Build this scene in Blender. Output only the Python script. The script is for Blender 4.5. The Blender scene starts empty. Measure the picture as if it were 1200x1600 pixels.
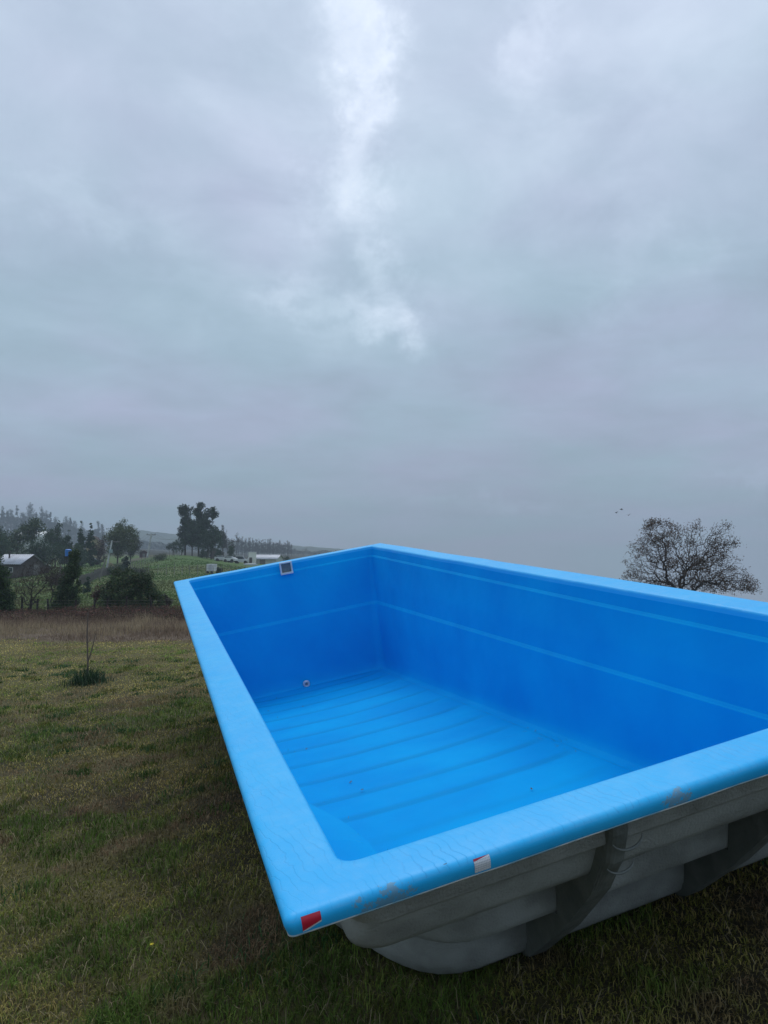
import bpy, bmesh, math, random
import numpy as np
from mathutils import Matrix, Vector

# ------------------------------------------------------------------ camera, sky, sun, exposure
sc = bpy.context.scene
EYE = 1.64
PITCH = math.atan(60/1155)
FPX = 1155.0
cam_d = bpy.data.cameras.new("camera"); cam = bpy.data.objects.new("camera", cam_d)
sc.collection.objects.link(cam); sc.camera = cam
cam_d.sensor_fit = 'HORIZONTAL'; cam_d.sensor_width = 36; cam_d.lens = 36*FPX/1200
cam_d.clip_start = 0.05; cam_d.clip_end = 6000
cam.location = (0, 0, EYE); cam.rotation_euler = (math.pi/2+PITCH, 0, 0)
sc.view_settings.view_transform = 'Standard'
try: sc.view_settings.look = 'None'
except Exception: pass
sc.view_settings.gamma = 1; sc.view_settings.use_curve_mapping = False
sc.view_settings.exposure = 0.0

SUN_EL, SUN_AZ = 58, -8      # degrees; azimuth measured from +Y towards +X
world = bpy.data.worlds.new("World"); sc.world = world; world.use_nodes = True
def pix_dir(u, v):
    a, b = (u-600)/FPX, (800-v)/FPX
    c, s = math.cos(PITCH), math.sin(PITCH)
    return Vector((a, c-b*s, s+b*c)).normalized()
def build_sky():
    nt = world.node_tree; N = nt.nodes; K = nt.links; N.clear()
    def val(x):
        return x
    def math_(op, a, b=None, c=None, clamp=False):
        n = N.new('ShaderNodeMath'); n.operation = op; n.use_clamp = clamp
        for i, x in enumerate((a, b, c)):
            if x is None: continue
            if isinstance(x, (int, float)): n.inputs[i].default_value = x
            else: K.new(x, n.inputs[i])
        return n.outputs[0]
    def vmath(op, a, b=None):
        n = N.new('ShaderNodeVectorMath'); n.operation = op
        for i, x in enumerate((a, b)):
            if x is None: continue
            if isinstance(x, (tuple, Vector)): n.inputs[i].default_value = tuple(x)
            else: K.new(x, n.inputs[i])
        return n
    def noise(vec, scale, detail, rough=.55, dist=0.0):
        n = N.new('ShaderNodeTexNoise'); n.inputs['Scale'].default_value = scale
        n.inputs['Detail'].default_value = detail; n.inputs['Roughness'].default_value = rough
        n.inputs['Distortion'].default_value = dist; K.new(vec, n.inputs['Vector']); return n
    tc = N.new('ShaderNodeTexCoord'); d = tc.outputs['Generated']
    sep = N.new('ShaderNodeSeparateXYZ'); K.new(d, sep.inputs[0])
    z = math_('MAXIMUM', sep.outputs['Z'], 0.0)
    den = math_('ADD', z, .16)
    px = math_('DIVIDE', sep.outputs['X'], den); py = math_('DIVIDE', sep.outputs['Y'], den)
    cmb = N.new('ShaderNodeCombineXYZ'); K.new(px, cmb.inputs[0]); K.new(py, cmb.inputs[1])
    P = cmb.outputs[0]
    n1 = noise(P, .9, 6, .5, .3).outputs[0]; n2 = noise(P, 3.1, 9, .6, .35).outputs[0]
    n3c = noise(vmath('ADD', P, (7, 3, 1)).outputs[0], 1.1, 3, .5)
    # brightness climbs from the horizon to the zenith as under any overcast
    base = math_('ADD', math_('MULTIPLY', math_('POWER', z, .85), .45), .36)
    cl = math_('ADD', math_('MULTIPLY', math_('SUBTRACT', n1, .5), .70), math_('MULTIPLY', math_('SUBTRACT', n2, .5), .46))
    contrast = math_('MINIMUM', math_('ADD', math_('MULTIPLY', z, 2.2), .25), 1.0)
    b = math_('MULTIPLY', base, math_('ADD', math_('MULTIPLY', cl, contrast), 1.0))
    # thin bright places in the cloud deck
    wn = noise(d, 6.5, 8, .66)
    wv = vmath('SCALE', vmath('SUBTRACT', wn.outputs['Color'], (.5, .5, .5)).outputs[0]); wv.inputs['Scale'].default_value = .24
    dw = vmath('ADD', d, wv.outputs[0]).outputs[0]
    spots = [(535, 40, 40, 45, .24), (520, 5, 60, 50, .06), (575, 105, 36, 38, .40), (540, 185, 26, 36, .30), (560, 250, 40, 50, .24),
             (535, 310, 40, 60, .26), (585, 400, 26, 50, .32), (605, 460, 30, 50, .24), (580, 505, 75, 28, .24), (450, 480, 60, 22, .16),
             (530, 230, 130, 260, .10), (830, 45, 30, 60, .24), (860, 120, 50, 120, .10), (940, 480, 45, 40, .12), (980, 340, 40, 60, .10),
             (1090, 400, 40, 40, .08), (750, 290, 70, 90, .07), (120, 330, 110, 30, .09), (320, 170, 60, 40, .06), (1180, 735, 60, 14, .08),
             (760, 790, 140, 10, .05), (1000, 60, 200, 120, .06), (240, 380, 50, 50, .06)]
    acc = None
    for (u, v, su, sv, amp) in spots:
        c = pix_dir(u, v); t1 = Vector((c.y, -c.x, 0)).normalized(); t2 = c.cross(t1)
        a = vmath('DOT_PRODUCT', dw, t1*(FPX/su)).outputs['Value']
        e = vmath('DOT_PRODUCT', vmath('SUBTRACT', dw, tuple(c)).outputs[0], t2*(FPX/sv)).outputs['Value']
        f = vmath('DOT_PRODUCT', vmath('SUBTRACT', dw, tuple(c)).outputs[0], c*(3)).outputs['Value']
        r2 = math_('ADD', math_('ADD', math_('MULTIPLY', a, a), math_('MULTIPLY', e, e)), math_('MULTIPLY', f, f))
        g = math_('MULTIPLY', math_('EXPONENT', math_('MULTIPLY', r2, -1.15)), amp*.56)
        acc = g if acc is None else math_('ADD', acc, g)
    b = math_('ADD', b, math_('MULTIPLY', acc, math_('ADD', math_('MULTIPLY', math_('SUBTRACT', n2, .36), 3.0, clamp=True), .60)))
    # colour: blue grey, slightly mauve in places, whiter where bright
    ramp = N.new('ShaderNodeMix'); ramp.data_type = 'RGBA'
    K.new(math_('MULTIPLY', math_('SUBTRACT', n3c.outputs[0], .38), 3.2, clamp=True), ramp.inputs['Factor'])
    ramp.inputs['A'].default_value = (.79, 1.06, 1.30, 1); ramp.inputs['B'].default_value = (.90, 1.02, 1.37, 1)
    m2 = N.new('ShaderNodeMix'); m2.data_type = 'RGBA'
    K.new(math_('MULTIPLY', math_('SUBTRACT', b, .5), 1.6, clamp=True), m2.inputs['Factor'])
    K.new(ramp.outputs['Result'], m2.inputs['A']); m2.inputs['B'].default_value = (.95, 1.02, 1.14, 1)
    col = vmath('SCALE', m2.outputs['Result']); K.new(b, col.inputs['Scale'])
    bg = N.new('ShaderNodeBackground'); K.new(col.outputs[0], bg.inputs[0]); bg.inputs[1].default_value = 1.0
    ns = N.new('ShaderNodeTexSky'); ns.sky_type = 'NISHITA'; ns.sun_disc = False
    ns.sun_elevation = math.radians(SUN_EL); ns.sun_rotation = math.radians(SUN_AZ)
    bg2 = N.new('ShaderNodeBackground'); K.new(ns.outputs[0], bg2.inputs[0]); bg2.inputs[1].default_value = .06
    mx = N.new('ShaderNodeMixShader'); mx.inputs[0].default_value = .95
    K.new(bg2.outputs[0], mx.inputs[1]); K.new(bg.outputs[0], mx.inputs[2])
    out = N.new('ShaderNodeOutputWorld'); K.new(mx.outputs[0], out.inputs[0])
build_sky()
sun_d = bpy.data.lights.new("sun", 'SUN'); sun = bpy.data.objects.new("sun", sun_d); sc.collection.objects.link(sun)
sun_d.energy = 1.1; sun_d.angle = math.radians(35); sun_d.color = (1.0, .97, .92)
_e, _a = math.radians(SUN_EL), math.radians(SUN_AZ)
sdir = Vector((math.sin(_a)*math.cos(_e), math.cos(_a)*math.cos(_e), math.sin(_e)))
sun.rotation_euler = sdir.to_track_quat('Z', 'Y').to_euler()

# ------------------------------------------------------------------ helpers
rng = np.random.default_rng(11); random.seed(5)
COL = sc.collection
def vnoise(x, y, seed=0):
    x = np.asarray(x, float); y = np.asarray(y, float)
    xi = np.floor(x).astype(np.int64); yi = np.floor(y).astype(np.int64); fx = x-xi; fy = y-yi
    fx = fx*fx*(3-2*fx); fy = fy*fy*(3-2*fy)
    def h(a, b):
        n = (a*374761393+b*668265263+seed*2147483647) & 0xffffffff
        n = ((n ^ (n >> 13))*1274126177) & 0xffffffff
        return ((n ^ (n >> 16)) & 0xffff)/65535.0
    return (h(xi, yi)*(1-fx)+h(xi+1, yi)*fx)*(1-fy)+(h(xi, yi+1)*(1-fx)+h(xi+1, yi+1)*fx)*fy
def fbm(x, y, seed=0, o=4):
    s = 0; a = .5; t = 0
    for i in range(o):
        s = s+a*vnoise(np.asarray(x)*2**i, np.asarray(y)*2**i, seed+i); t += a; a *= .5
    return s/t
def tag(o, label=None, cat=None, group=None, kind=None):
    if label: o['label'] = label
    if cat: o['category'] = cat
    if group: o['group'] = group
    if kind: o['kind'] = kind
    return o
def empty(name, loc=(0, 0, 0), rz=0, label=None, cat=None, group=None):
    o = bpy.data.objects.new(name, None); COL.objects.link(o); o.location = loc; o.rotation_euler = (0, 0, rz)
    o.empty_display_size = .1
    return tag(o, label, cat, group)
def link(name, me, m=None, parent=None):
    o = bpy.data.objects.new(name, me); COL.objects.link(o)
    if m is not None and not me.materials: me.materials.append(m)
    if parent is not None: o.parent = parent
    return o
def npmesh(name, V, F, m=None, parent=None, col=None, smooth=False):
    V = np.ascontiguousarray(V, dtype=np.float32); F = np.ascontiguousarray(F, dtype=np.int32)
    me = bpy.data.meshes.new(name); n, k = F.shape
    me.vertices.add(len(V)); me.vertices.foreach_set('co', V.ravel())
    me.loops.add(n*k); me.loops.foreach_set('vertex_index', F.ravel())
    me.polygons.add(n); me.polygons.foreach_set('loop_start', np.arange(0, n*k, k, dtype=np.int32))
    me.update(calc_edges=True)
    if smooth: me.polygons.foreach_set('use_smooth', np.ones(n, bool))
    if col is not None:
        a = me.color_attributes.new('Col', 'FLOAT_COLOR', 'POINT')
        c = np.ones((len(V), 4), np.float32); c[:, :3] = col; a.data.foreach_set('color', c.ravel())
    return link(name, me, m, parent)
def bmobj(name, bm, m=None, parent=None, smooth=False):
    me = bpy.data.meshes.new(name); bmesh.ops.recalc_face_normals(bm, faces=bm.faces); bm.to_mesh(me); bm.free()
    if smooth:
        for p in me.polygons: p.use_smooth = True
    return link(name, me, m, parent)
def bm_box(bm, c, s, rz=0, bevel=0):
    r = bmesh.ops.create_cube(bm, size=1)
    M = Matrix.Translation(c) @ Matrix.Rotation(rz, 4, 'Z') @ Matrix.Diagonal((*s, 1))
    bmesh.ops.transform(bm, matrix=M, verts=r['verts'])
    if bevel:
        es = list({e for v in r['verts'] for e in v.link_edges})
        bmesh.ops.bevel(bm, geom=es, offset=bevel, segments=2, affect='EDGES', profile=.6)
def bm_cyl(bm, a, b, r1, r2=None, seg=8):
    a = Vector(a); b = Vector(b); r2 = r1 if r2 is None else r2; d = b-a
    r = bmesh.ops.create_cone(bm, cap_ends=True, segments=seg, radius1=r1, radius2=max(r2, 1e-4), depth=d.length)
    M = Matrix.Translation((a+b)/2) @ d.to_track_quat('Z', 'Y').to_matrix().to_4x4()
    bmesh.ops.transform(bm, matrix=M, verts=r['verts'])
def bm_poly_prism(bm, pts, h0, h1, axis='X'):
    """pts in the plane across `axis`, extruded from h0 to h1"""
    def mk(p, h):
        return {'X': (h, p[0], p[1]), 'Y': (p[0], h, p[1]), 'Z': (p[0], p[1], h)}[axis]
    A = [bm.verts.new(mk(p, h0)) for p in pts]; B = [bm.verts.new(mk(p, h1)) for p in pts]
    bm.faces.new(A); bm.faces.new(B[::-1])
    for i in range(len(pts)):
        j = (i+1) % len(pts); bm.faces.new((A[i], B[i], B[j], A[j]))
def box_obj(name, c, s, m, parent, rz=0, bevel=0):
    bm = bmesh.new(); bm_box(bm, c, s, rz, bevel); return bmobj(name, bm, m, parent)
def tubes(A, B, ra, rb, seg=4):
    A = np.asarray(A, float); B = np.asarray(B, float); n = len(A)
    d = B-A; d /= np.linalg.norm(d, axis=1, keepdims=True)+1e-9
    ref = np.where(np.abs(d[:, 2:3]) > .9, [[1., 0, 0]], [[0, 0, 1.]])
    u = np.cross(d, ref); u /= np.linalg.norm(u, axis=1, keepdims=True)+1e-9; v = np.cross(d, u)
    t = np.arange(seg)/seg*2*np.pi
    ring = u[:, None]*np.cos(t)[None, :, None]+v[:, None]*np.sin(t)[None, :, None]
    V = np.concatenate([A[:, None]+ring*np.asarray(ra)[:, None, None], B[:, None]+ring*np.asarray(rb)[:, None, None]], 1)
    b = (np.arange(n)*2*seg)[:, None]; k = np.arange(seg); k2 = (k+1) % seg
    F = np.stack([b+k, b+k2, b+seg+k2, b+seg+k], 2).reshape(-1, 4)
    return V.reshape(-1, 3), F
def cards(C, size, up=.3, asp=.55, rg=rng):
    """leaf quads (diamond shaped) with random orientation"""
    n = len(C); s = np.broadcast_to(size, (n,))[:, None]
    a = rg.normal(size=(n, 3)); a /= np.linalg.norm(a, axis=1, keepdims=True)
    b = rg.normal(size=(n, 3)); b -= (a*b).sum(1, keepdims=True)*a; b /= np.linalg.norm(b, axis=1, keepdims=True)
    V = np.stack([C-a*s*.5, C+b*s*asp*.5-a*s*.05, C+a*s*.5, C-b*s*asp*.5-a*s*.05], 1).reshape(-1, 3)
    return V, np.arange(n*4).reshape(-1, 4)
def greedy_tree(pts, root, spread=.35, stem=None):
    """connect points into a branching skeleton; returns positions, parent indices, thickness by pipe rule"""
    root = np.asarray(root, float); P = [root]; par = [-1]; plen = [0.0]
    if stem is not None:
        for q in stem: par.append(len(P)-1); plen.append(plen[-1]+np.linalg.norm(np.asarray(q)-P[-1])); P.append(np.asarray(q, float))
    base = P[-1]; order = np.argsort(np.linalg.norm(pts-base, axis=1)); n0 = len(P)
    arr = np.zeros((n0+len(pts), 3)); arr[:n0] = P; pl = np.zeros(n0+len(pts)); pl[:n0] = plen; n = n0
    for i in order:
        p = pts[i]; d = np.linalg.norm(arr[:n]-p, axis=1); lo = max(0, n0-2)
        cost = d**2*1.0/(.3+0*d)+spread*pl[:n]; cost[:lo] += 1e3
        j = int(np.argmin(cost)); arr[n] = p; par.append(j); pl[n] = pl[j]+d[j]; n += 1
    par = np.array(par); w = np.zeros(n)
    ch = np.bincount(par[1:], minlength=n); w[ch == 0] = 1
    for i in range(n-1, 0, -1): w[par[i]] += w[i]
    return arr, par, w

def mat(name, color=(.5, .5, .5), rough=.7, spec=.5, noise=None, bump=None, vcol=False, metal=0, trans=0):
    """noise=(scale, detail, color2, lo, hi); bump=(scale, strength, distance)"""
    m = bpy.data.materials.new(name); m.use_nodes = True; nt = m.node_tree; N = nt.nodes; K = nt.links
    b = N['Principled BSDF']; b.inputs['Roughness'].default_value = rough; b.inputs['Metallic'].default_value = metal
    b.inputs['Specular IOR Level'].default_value = spec
    b.inputs['Base Color'].default_value = (*color, 1)
    tc = N.new('ShaderNodeTexCoord'); src = None
    if vcol:
        a = N.new('ShaderNodeAttribute'); a.attribute_name = 'Col'; src = a.outputs['Color']
        K.new(src, b.inputs['Base Color'])
    if noise:
        n = N.new('ShaderNodeTexNoise'); n.inputs['Scale'].default_value = noise[0]; n.inputs['Detail'].default_value = noise[1]
        K.new(tc.outputs['Object'], n.inputs['Vector'])
        mr = N.new('ShaderNodeMapRange'); mr.inputs['From Min'].default_value = noise[3]; mr.inputs['From Max'].default_value = noise[4]
        K.new(n.outputs[0], mr.inputs['Value'])
        mx = N.new('ShaderNodeMix'); mx.data_type = 'RGBA'; K.new(mr.outputs[0], mx.inputs['Factor'])
        if src is not None: K.new(src, mx.inputs['A'])
        else: mx.inputs['A'].default_value = (*color, 1)
        mx.inputs['B'].default_value = (*noise[2], 1); K.new(mx.outputs['Result'], b.inputs['Base Color'])
    if bump:
        n = N.new('ShaderNodeTexNoise'); n.inputs['Scale'].default_value = bump[0]; n.inputs['Detail'].default_value = 5
        K.new(tc.outputs['Object'], n.inputs['Vector'])
        bp = N.new('ShaderNodeBump'); bp.inputs['Strength'].default_value = bump[1]; bp.inputs['Distance'].default_value = bump[2]
        K.new(n.outputs[0], bp.inputs['Height']); K.new(bp.outputs[0], b.inputs['Normal'])
    if trans:
        t = N.new('ShaderNodeBsdfTranslucent'); mxs = N.new('ShaderNodeMixShader'); mxs.inputs[0].default_value = trans
        if src is not None: K.new(src, t.inputs[0])
        else: t.inputs[0].default_value = (*color, 1)
        K.new(b.outputs[0], mxs.inputs[1]); K.new(t.outputs[0], mxs.inputs[2]); K.new(mxs.outputs[0], N['Material Output'].inputs[0])
    return m

# ------------------------------------------------------------------ terrain
DS = np.array([20, 25, 30, 36, 45, 70, 100, 140, 200, 300, 450, 900, 3000], float)
US = np.array([-900, 0, 150, 280, 400, 520, 640, 800, 1000, 1200, 1500, 2200], float)
def _fall(z0, k): return [z0 if d <= 20 else min(z0, 1.55-k*d) if d > 26 else z0*.5+.5*min(z0, 1.55-k*d) for d in DS]
ZT = np.array([
 [-.62, -.85, -1.05, -1.30, -1.50, -1.9, -1.7, -1.2, 1.0, 5.0, 7.0, 4, 2],
 [-.62, -.85, -1.05, -1.30, -1.50, -1.9, -1.7, -1.2, 1.0, 5.0, 7.0, 4, 2],
 [-.60, -.85, -1.05, -1.30, -1.48, -1.6, -1.13, -.8, .0, 3.7, 4.0, 3, 2],
 [-.55, -.80, -1.05, -1.30, -1.48, -1.4, -.80, .67, .3, .5, 1.0, 3, 2],
 [-.45, -.75, -1.05, -1.30, -1.50, -1.55, -1.25, -1.3, -1.5, -1.5, -1.5, -1, 0],
 [-.35, -.65, -1.0, -1.30, -1.50, -1.7, -1.7, -1.8, -2.0, -2.0, -2.0, -2, -2],
 [-.30, -.55, -.8, -1.0, -1.20, -1.6, -1.8, -2.0, -2.2, -2.6, -3.2, -5, -14],
 _fall(-.25, .028), _fall(-.1, .054), _fall(.0, .080), _fall(.1, .085), _fall(.1, .085)])
def near_z(x, y):
    l = -.62*np.tanh(.19*np.maximum(-x, 0)/.62); r = .85*np.tanh(.19*np.maximum(x, 0)/.85)
    return l+r+.006*np.clip(y-3, -3, 8)
def terrain(x, y):
    x = np.asarray(x, float); y = np.asarray(y, float)
    r = np.hypot(x, y); az = np.arctan2(x, np.maximum(y, 1e-6)+0*x); az = np.where(y <= 0, np.sign(x)*1.4, az)
    u = np.clip(600+1155*np.tan(np.clip(az, -.95, .95)), -900, 2200)
    d = np.clip(np.where(y > .3*r, y, r*.5), 20, 3000)
    fi = np.interp(u, US, np.arange(len(US))); fj = np.interp(np.log(d), np.log(DS), np.arange(len(DS)))
    i = np.clip(np.floor(fi).astype(int), 0, len(US)-2); j = np.clip(np.floor(fj).astype(int), 0, len(DS)-2)
    a = fi-i; b = fj-j; a = a*a*(3-2*a)
    t = (ZT[i, j]*(1-a)+ZT[i+1, j]*a)*(1-b)+(ZT[i, j+1]*(1-a)+ZT[i+1, j+1]*a)*b
    w = np.clip((r-11)/9, 0, 1); w = w*w*(3-2*w)
    z = near_z(x, y)*(1-w)+t*w
    z = z+(fbm(x*.9, y*.9, 3, 3)-.5)*.07*np.clip(r/6, .5, 1)+(fbm(x*.12, y*.12, 9, 3)-.5)*np.clip((r-30)/60, 0, 1)*.8
    return z
def tz(x, y): return float(terrain(np.array([x]), np.array([y]))[0])
def at(u, d): x = (u-600)/FPX*d/math.cos(PITCH); return x, d           # a ground position from a bearing and a distance
def pxm(d): return FPX/d
def ground_colour(x, y):
    r = np.hypot(x, y); n = fbm(x*.8, y*.8, 21, 4); n2 = fbm(x*.25, y*.25, 31, 3); n3 = fbm(x*5, y*5, 41, 3)
    c = np.zeros(x.shape+(3,))
    soil = np.array([.040, .034, .020]); thatch = np.array([.105, .092, .042]); green = np.array([.045, .075, .02])
    mead = np.array([.085, .150, .040]); strip = np.array([.16, .12, .09]); mead2 = np.array([.12, .15, .055]); lane = np.array([.12, .105, .08])
    w = np.clip((n*.6+n3*.4-.40)*5, 0, 1)[..., None]; lawn = soil*(1-w)+thatch*w
    g = np.clip((n2-.52)*6, 0, 1)[..., None]*.6; lawn = lawn*(1-g)+green*g
    far = np.clip((y-7)/9, 0, 1)[..., None]; lawn = lawn*(1-far)+(thatch*1.15*(.75+.5*n[..., None]))*far
    edge = 18.6+.12*x*-1*.0+.32*np.clip(x+9.5, -5, 6)*-.6
    s = np.clip((y-edge)/.4, 0, 1)[..., None]; c = lawn*(1-s)+strip*s
    k = np.clip((fbm(x*.05, y*.08, 77, 3)-.4)*5, 0, 1)[..., None]
    m = mead*(1-k)+mead2*k
    m2 = np.clip((y-35)/3, 0, 1)[..., None]; c = c*(1-m2)+m*m2
    u = 600+1155*x/np.maximum(y, 1)
    fg = np.clip((y-185)/30, 0, 1)[..., None]; c = c*(1-fg)+np.array([.045, .048, .038])*fg
    nr = np.clip((62-y)/20, 0, 1)[..., None]*m2*.55; c = c*(1-nr)+np.array([.14, .14, .065])*nr
    # trodden lane and rough verge running away along the far fence
    lw = np.exp(-((u-(150+(y-75)*.9))/14)**2)*np.clip((y-78)/8, 0, 1)*np.clip((260-y)/60, 0, 1); c = c*(1-lw[..., None])+lane*lw[..., None]
    return c
def build_ground():
    azf = np.concatenate([np.linspace(-180, -60, 30, endpoint=False), np.linspace(-60, -30, 40, endpoint=False), np.linspace(-30, 30, 330, endpoint=False), np.linspace(30, 60, 40, endpoint=False), np.linspace(60, 180, 30, endpoint=False)])
    az = np.radians(azf); rr = np.concatenate([[.05], np.geomspace(.4, 30, 170), np.geomspace(31, 1180, 130)])
    R_, A_ = np.meshgrid(rr, az, indexing='ij'); X = R_*np.sin(A_); Y = R_*np.cos(A_); Z = terrain(X, Y)
    V = np.stack([X, Y, Z], -1).reshape(-1, 3); nr, na = X.shape
    i, j = np.meshgrid(np.arange(nr-1), np.arange(na), indexing='ij'); j2 = (j+1) % na
    F = np.stack([i*na+j, (i+1)*na+j, (i+1)*na+j2, i*na+j2], -1).reshape(-1, 4)[:, ::-1]
    m = mat('turf soil', rough=.95, spec=.15, vcol=True, bump=(28, .7, .03), noise=(60, 4, (.03, .026, .014), .48, .75))
    o = npmesh('ground', V, F, m, col=ground_colour(X, Y).reshape(-1, 3), smooth=True); tag(o, kind='structure')
build_ground()

# the hill line far behind, wooded and faint
def far_hills():
    pr = [(-200, 842), (60, 838), (160, 832), (215, 829), (250, 833), (300, 841), (360, 846), (430, 851), (520, 858), (600, 862)]
    us = np.arange(-300, 600, 6.0); top = np.interp(us, [p[0] for p in pr], [p[1] for p in pr])
    V = []; D = 1080
    for u, t in zip(us, top):
        x = (u-600)/FPX; t = t-1.2*vnoise(u*.11, 0, 5)-1.5*vnoise(u*.3, 0, 6)
        h = EYE+(860-t)/FPX*D
        V += [(x*(D-160), D-160, -4), (x*(D-60), D-60, h*.55), (x*D, D, h), (x*(D+150), D+150, -4)]
    V = np.array(V); n = len(us); i = np.arange(n-1)[:, None]*4; k = np.arange(3)
    F = np.stack([i+k, i+4+k, i+5+k, i+1+k], -1).reshape(-1, 4)
    m = mat('distant wooded hill', (.045, .06, .04), .95, .1, noise=(.02, 5, (.07, .09, .05), .4, .6))
    tag(npmesh('hills', V, F, m), kind='structure')
far_hills()

# ------------------------------------------------------------------ the pool
PM = Matrix(((0.9405283, -0.3025647, -0.1544567, -0.219438), (0.28872, 0.9515421, -0.1059124, 1.6591859), (0.1790174, 0.0549742, 0.9823063, EYE-0.8088435), (0, 0, 0, 1)))
PW, PL = 2.699, 7.8
RL, RN, RR, RF = .176, .169, .192, .177
pool = empty('swimming_pool', label='large empty blue fibreglass swimming pool resting tilted on the lawn', cat='swimming pool')
pool.matrix_world = PM

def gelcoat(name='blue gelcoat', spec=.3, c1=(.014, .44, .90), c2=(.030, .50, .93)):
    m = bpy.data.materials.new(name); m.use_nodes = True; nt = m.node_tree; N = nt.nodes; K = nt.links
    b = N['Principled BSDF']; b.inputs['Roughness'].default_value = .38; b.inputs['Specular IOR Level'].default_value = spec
    tc = N.new('ShaderNodeTexCoord')
    def noise(scale, detail, vec=None, rough=.5):
        n = N.new('ShaderNodeTexNoise'); n.inputs['Scale'].default_value = scale; n.inputs['Detail'].default_value = detail; n.inputs['Roughness'].default_value = rough
        K.new(vec or tc.outputs['Object'], n.inputs['Vector']); return n.outputs[0]
    def M_(op, a, b_=None, clamp=False):
        n = N.new('ShaderNodeMath'); n.operation = op; n.use_clamp = clamp
        for i, x in enumerate((a, b_)):
            if x is None: continue
            if isinstance(x, (int, float)): n.inputs[i].default_value = x
            else: K.new(x, n.inputs[i])
        return n.outputs[0]
    def MX(f, a, b_):
        n = N.new('ShaderNodeMix'); n.data_type = 'RGBA'
        (K.new(f, n.inputs['Factor']) if not isinstance(f, float) else setattr(n.inputs['Factor'], 'default_value', f))
        for k_, x in (('A', a), ('B', b_)):
            if isinstance(x, tuple): n.inputs[k_].default_value = (*x, 1)
            else: K.new(x, n.inputs[k_])
        return n.outputs['Result']
    base = MX(M_('MULTIPLY', M_('SUBTRACT', noise(1.7, 4), .35), 2.2, True), c1, c2)
    # water runs dried into thin wandering lines along the rim
    mp = N.new('ShaderNodeMapping'); mp.inputs['Scale'].default_value = (26, 3.2, 26); K.new(tc.outputs['Object'], mp.inputs['Vector'])
    wob = N.new('ShaderNodeVectorMath'); wob.operation = 'ADD'
    wn = N.new('ShaderNodeTexNoise'); wn.inputs['Scale'].default_value = 9; wn.inputs['Detail'].default_value = 3; K.new(tc.outputs['Object'], wn.inputs['Vector'])
    ws = N.new('ShaderNodeVectorMath'); ws.operation = 'SCALE'; ws.inputs['Scale'].default_value = 2.4; K.new(wn.outputs['Color'], ws.inputs[0])
    K.new(mp.outputs[0], wob.inputs[0]); K.new(ws.outputs[0], wob.inputs[1])
    v = N.new('ShaderNodeTexNoise'); v.inputs['Scale'].default_value = .9; v.inputs['Detail'].default_value = 2; K.new(wob.outputs[0], v.inputs['Vector'])
    spl = N.new('ShaderNodeSeparateXYZ'); K.new(tc.outputs['Object'], spl.inputs[0])
    ph = M_('ADD', M_('ADD', M_('MULTIPLY', spl.outputs['X'], 38.0), M_('MULTIPLY', spl.outputs['Y'], 7.0)), M_('ADD', M_('MULTIPLY', noise(6, 2), 3.2), M_('MULTIPLY', noise(22, 2), 1.1)))
    line = M_('SUBTRACT', 1.0, M_('MULTIPLY', M_('ABSOLUTE', M_('SINE', M_('MULTIPLY', ph, 3.14159))), 3.6), True)
    sp = N.new('ShaderNodeSeparateXYZ'); K.new(tc.outputs['Object'], sp.inputs[0])
    onrim = M_('GREATER_THAN', sp.outputs['Z'], -.012)
    nearf = M_('SUBTRACT', 1.0, M_('MULTIPLY', sp.outputs['Y'], .22), True)
    patch = M_('MULTIPLY', M_('SUBTRACT', noise(4, 3), .34), 4.0, True)
    lf = M_('MULTIPLY', M_('MULTIPLY', M_('MULTIPLY', line, onrim), nearf), M_('MULTIPLY', patch, .30))
    c = MX(lf, base, (.010, .22, .55))
    # chalky bloom on the weathered rim
    chalk = M_('MULTIPLY', M_('MULTIPLY', onrim, M_('MULTIPLY', M_('SUBTRACT', noise(11, 6, rough=.7), .42), 1.6, True)), .42)
    c = MX(chalk, c, (.26, .58, .88))
    dirt = M_('MULTIPLY', M_('MULTIPLY', M_('SUBTRACT', noise(55, 3, rough=.7), .70), 9.0, True), .5)
    c = MX(dirt, c, (.05, .10, .14))
    if spec < .1:    # shade of the floor channels, painted into the base colour
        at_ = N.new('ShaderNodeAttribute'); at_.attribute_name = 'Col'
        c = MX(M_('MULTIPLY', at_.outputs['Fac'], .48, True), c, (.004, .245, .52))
    # two places on the front lip where the gelcoat is scraped to bare resin
    def scrape(cx, half, k, hollow):
        dx = M_('DIVIDE', M_('SUBTRACT', sp.outputs['X'], cx), half); dy = M_('DIVIDE', sp.outputs['Y'], .022); dz = M_('DIVIDE', M_('ADD', sp.outputs['Z'], .03), .034)
        r = M_('ADD', M_('MULTIPLY', dx, dx), M_('ADD', M_('MULTIPLY', dy, dy), M_('MULTIPLY', dz, dz)))
        r = M_('ADD', r, M_('MULTIPLY', M_('SUBTRACT', noise(26, 7, rough=.75), .47), 7.5))
        f = M_('MULTIPLY', M_('SUBTRACT', 1.0, r), 5.0, True)
        if hollow:
            f = M_('MULTIPLY', f, M_('MULTIPLY', M_('SUBTRACT', r, -.35), 5.0, True))
        return M_('MULTIPLY', f, k)
    c = MX(scrape(.235, .075, .62, False), c, (.20, .27, .28))
    c = MX(scrape(1.045, .048, .6, True), c, (.25, .27, .25))
    K.new(c, b.inputs['Base Color'])
    rr_ = N.new('ShaderNodeMapRange'); rr_.inputs['To Min'].default_value = .3; rr_.inputs['To Max'].default_value = .58; rr_.inputs['To Min'].default_value = .3 if spec > .1 else .55; rr_.inputs['To Max'].default_value = .58 if spec > .1 else .75; K.new(noise(7, 5), rr_.inputs['Value']); K.new(rr_.outputs[0], b.inputs['Roughness'])
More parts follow.
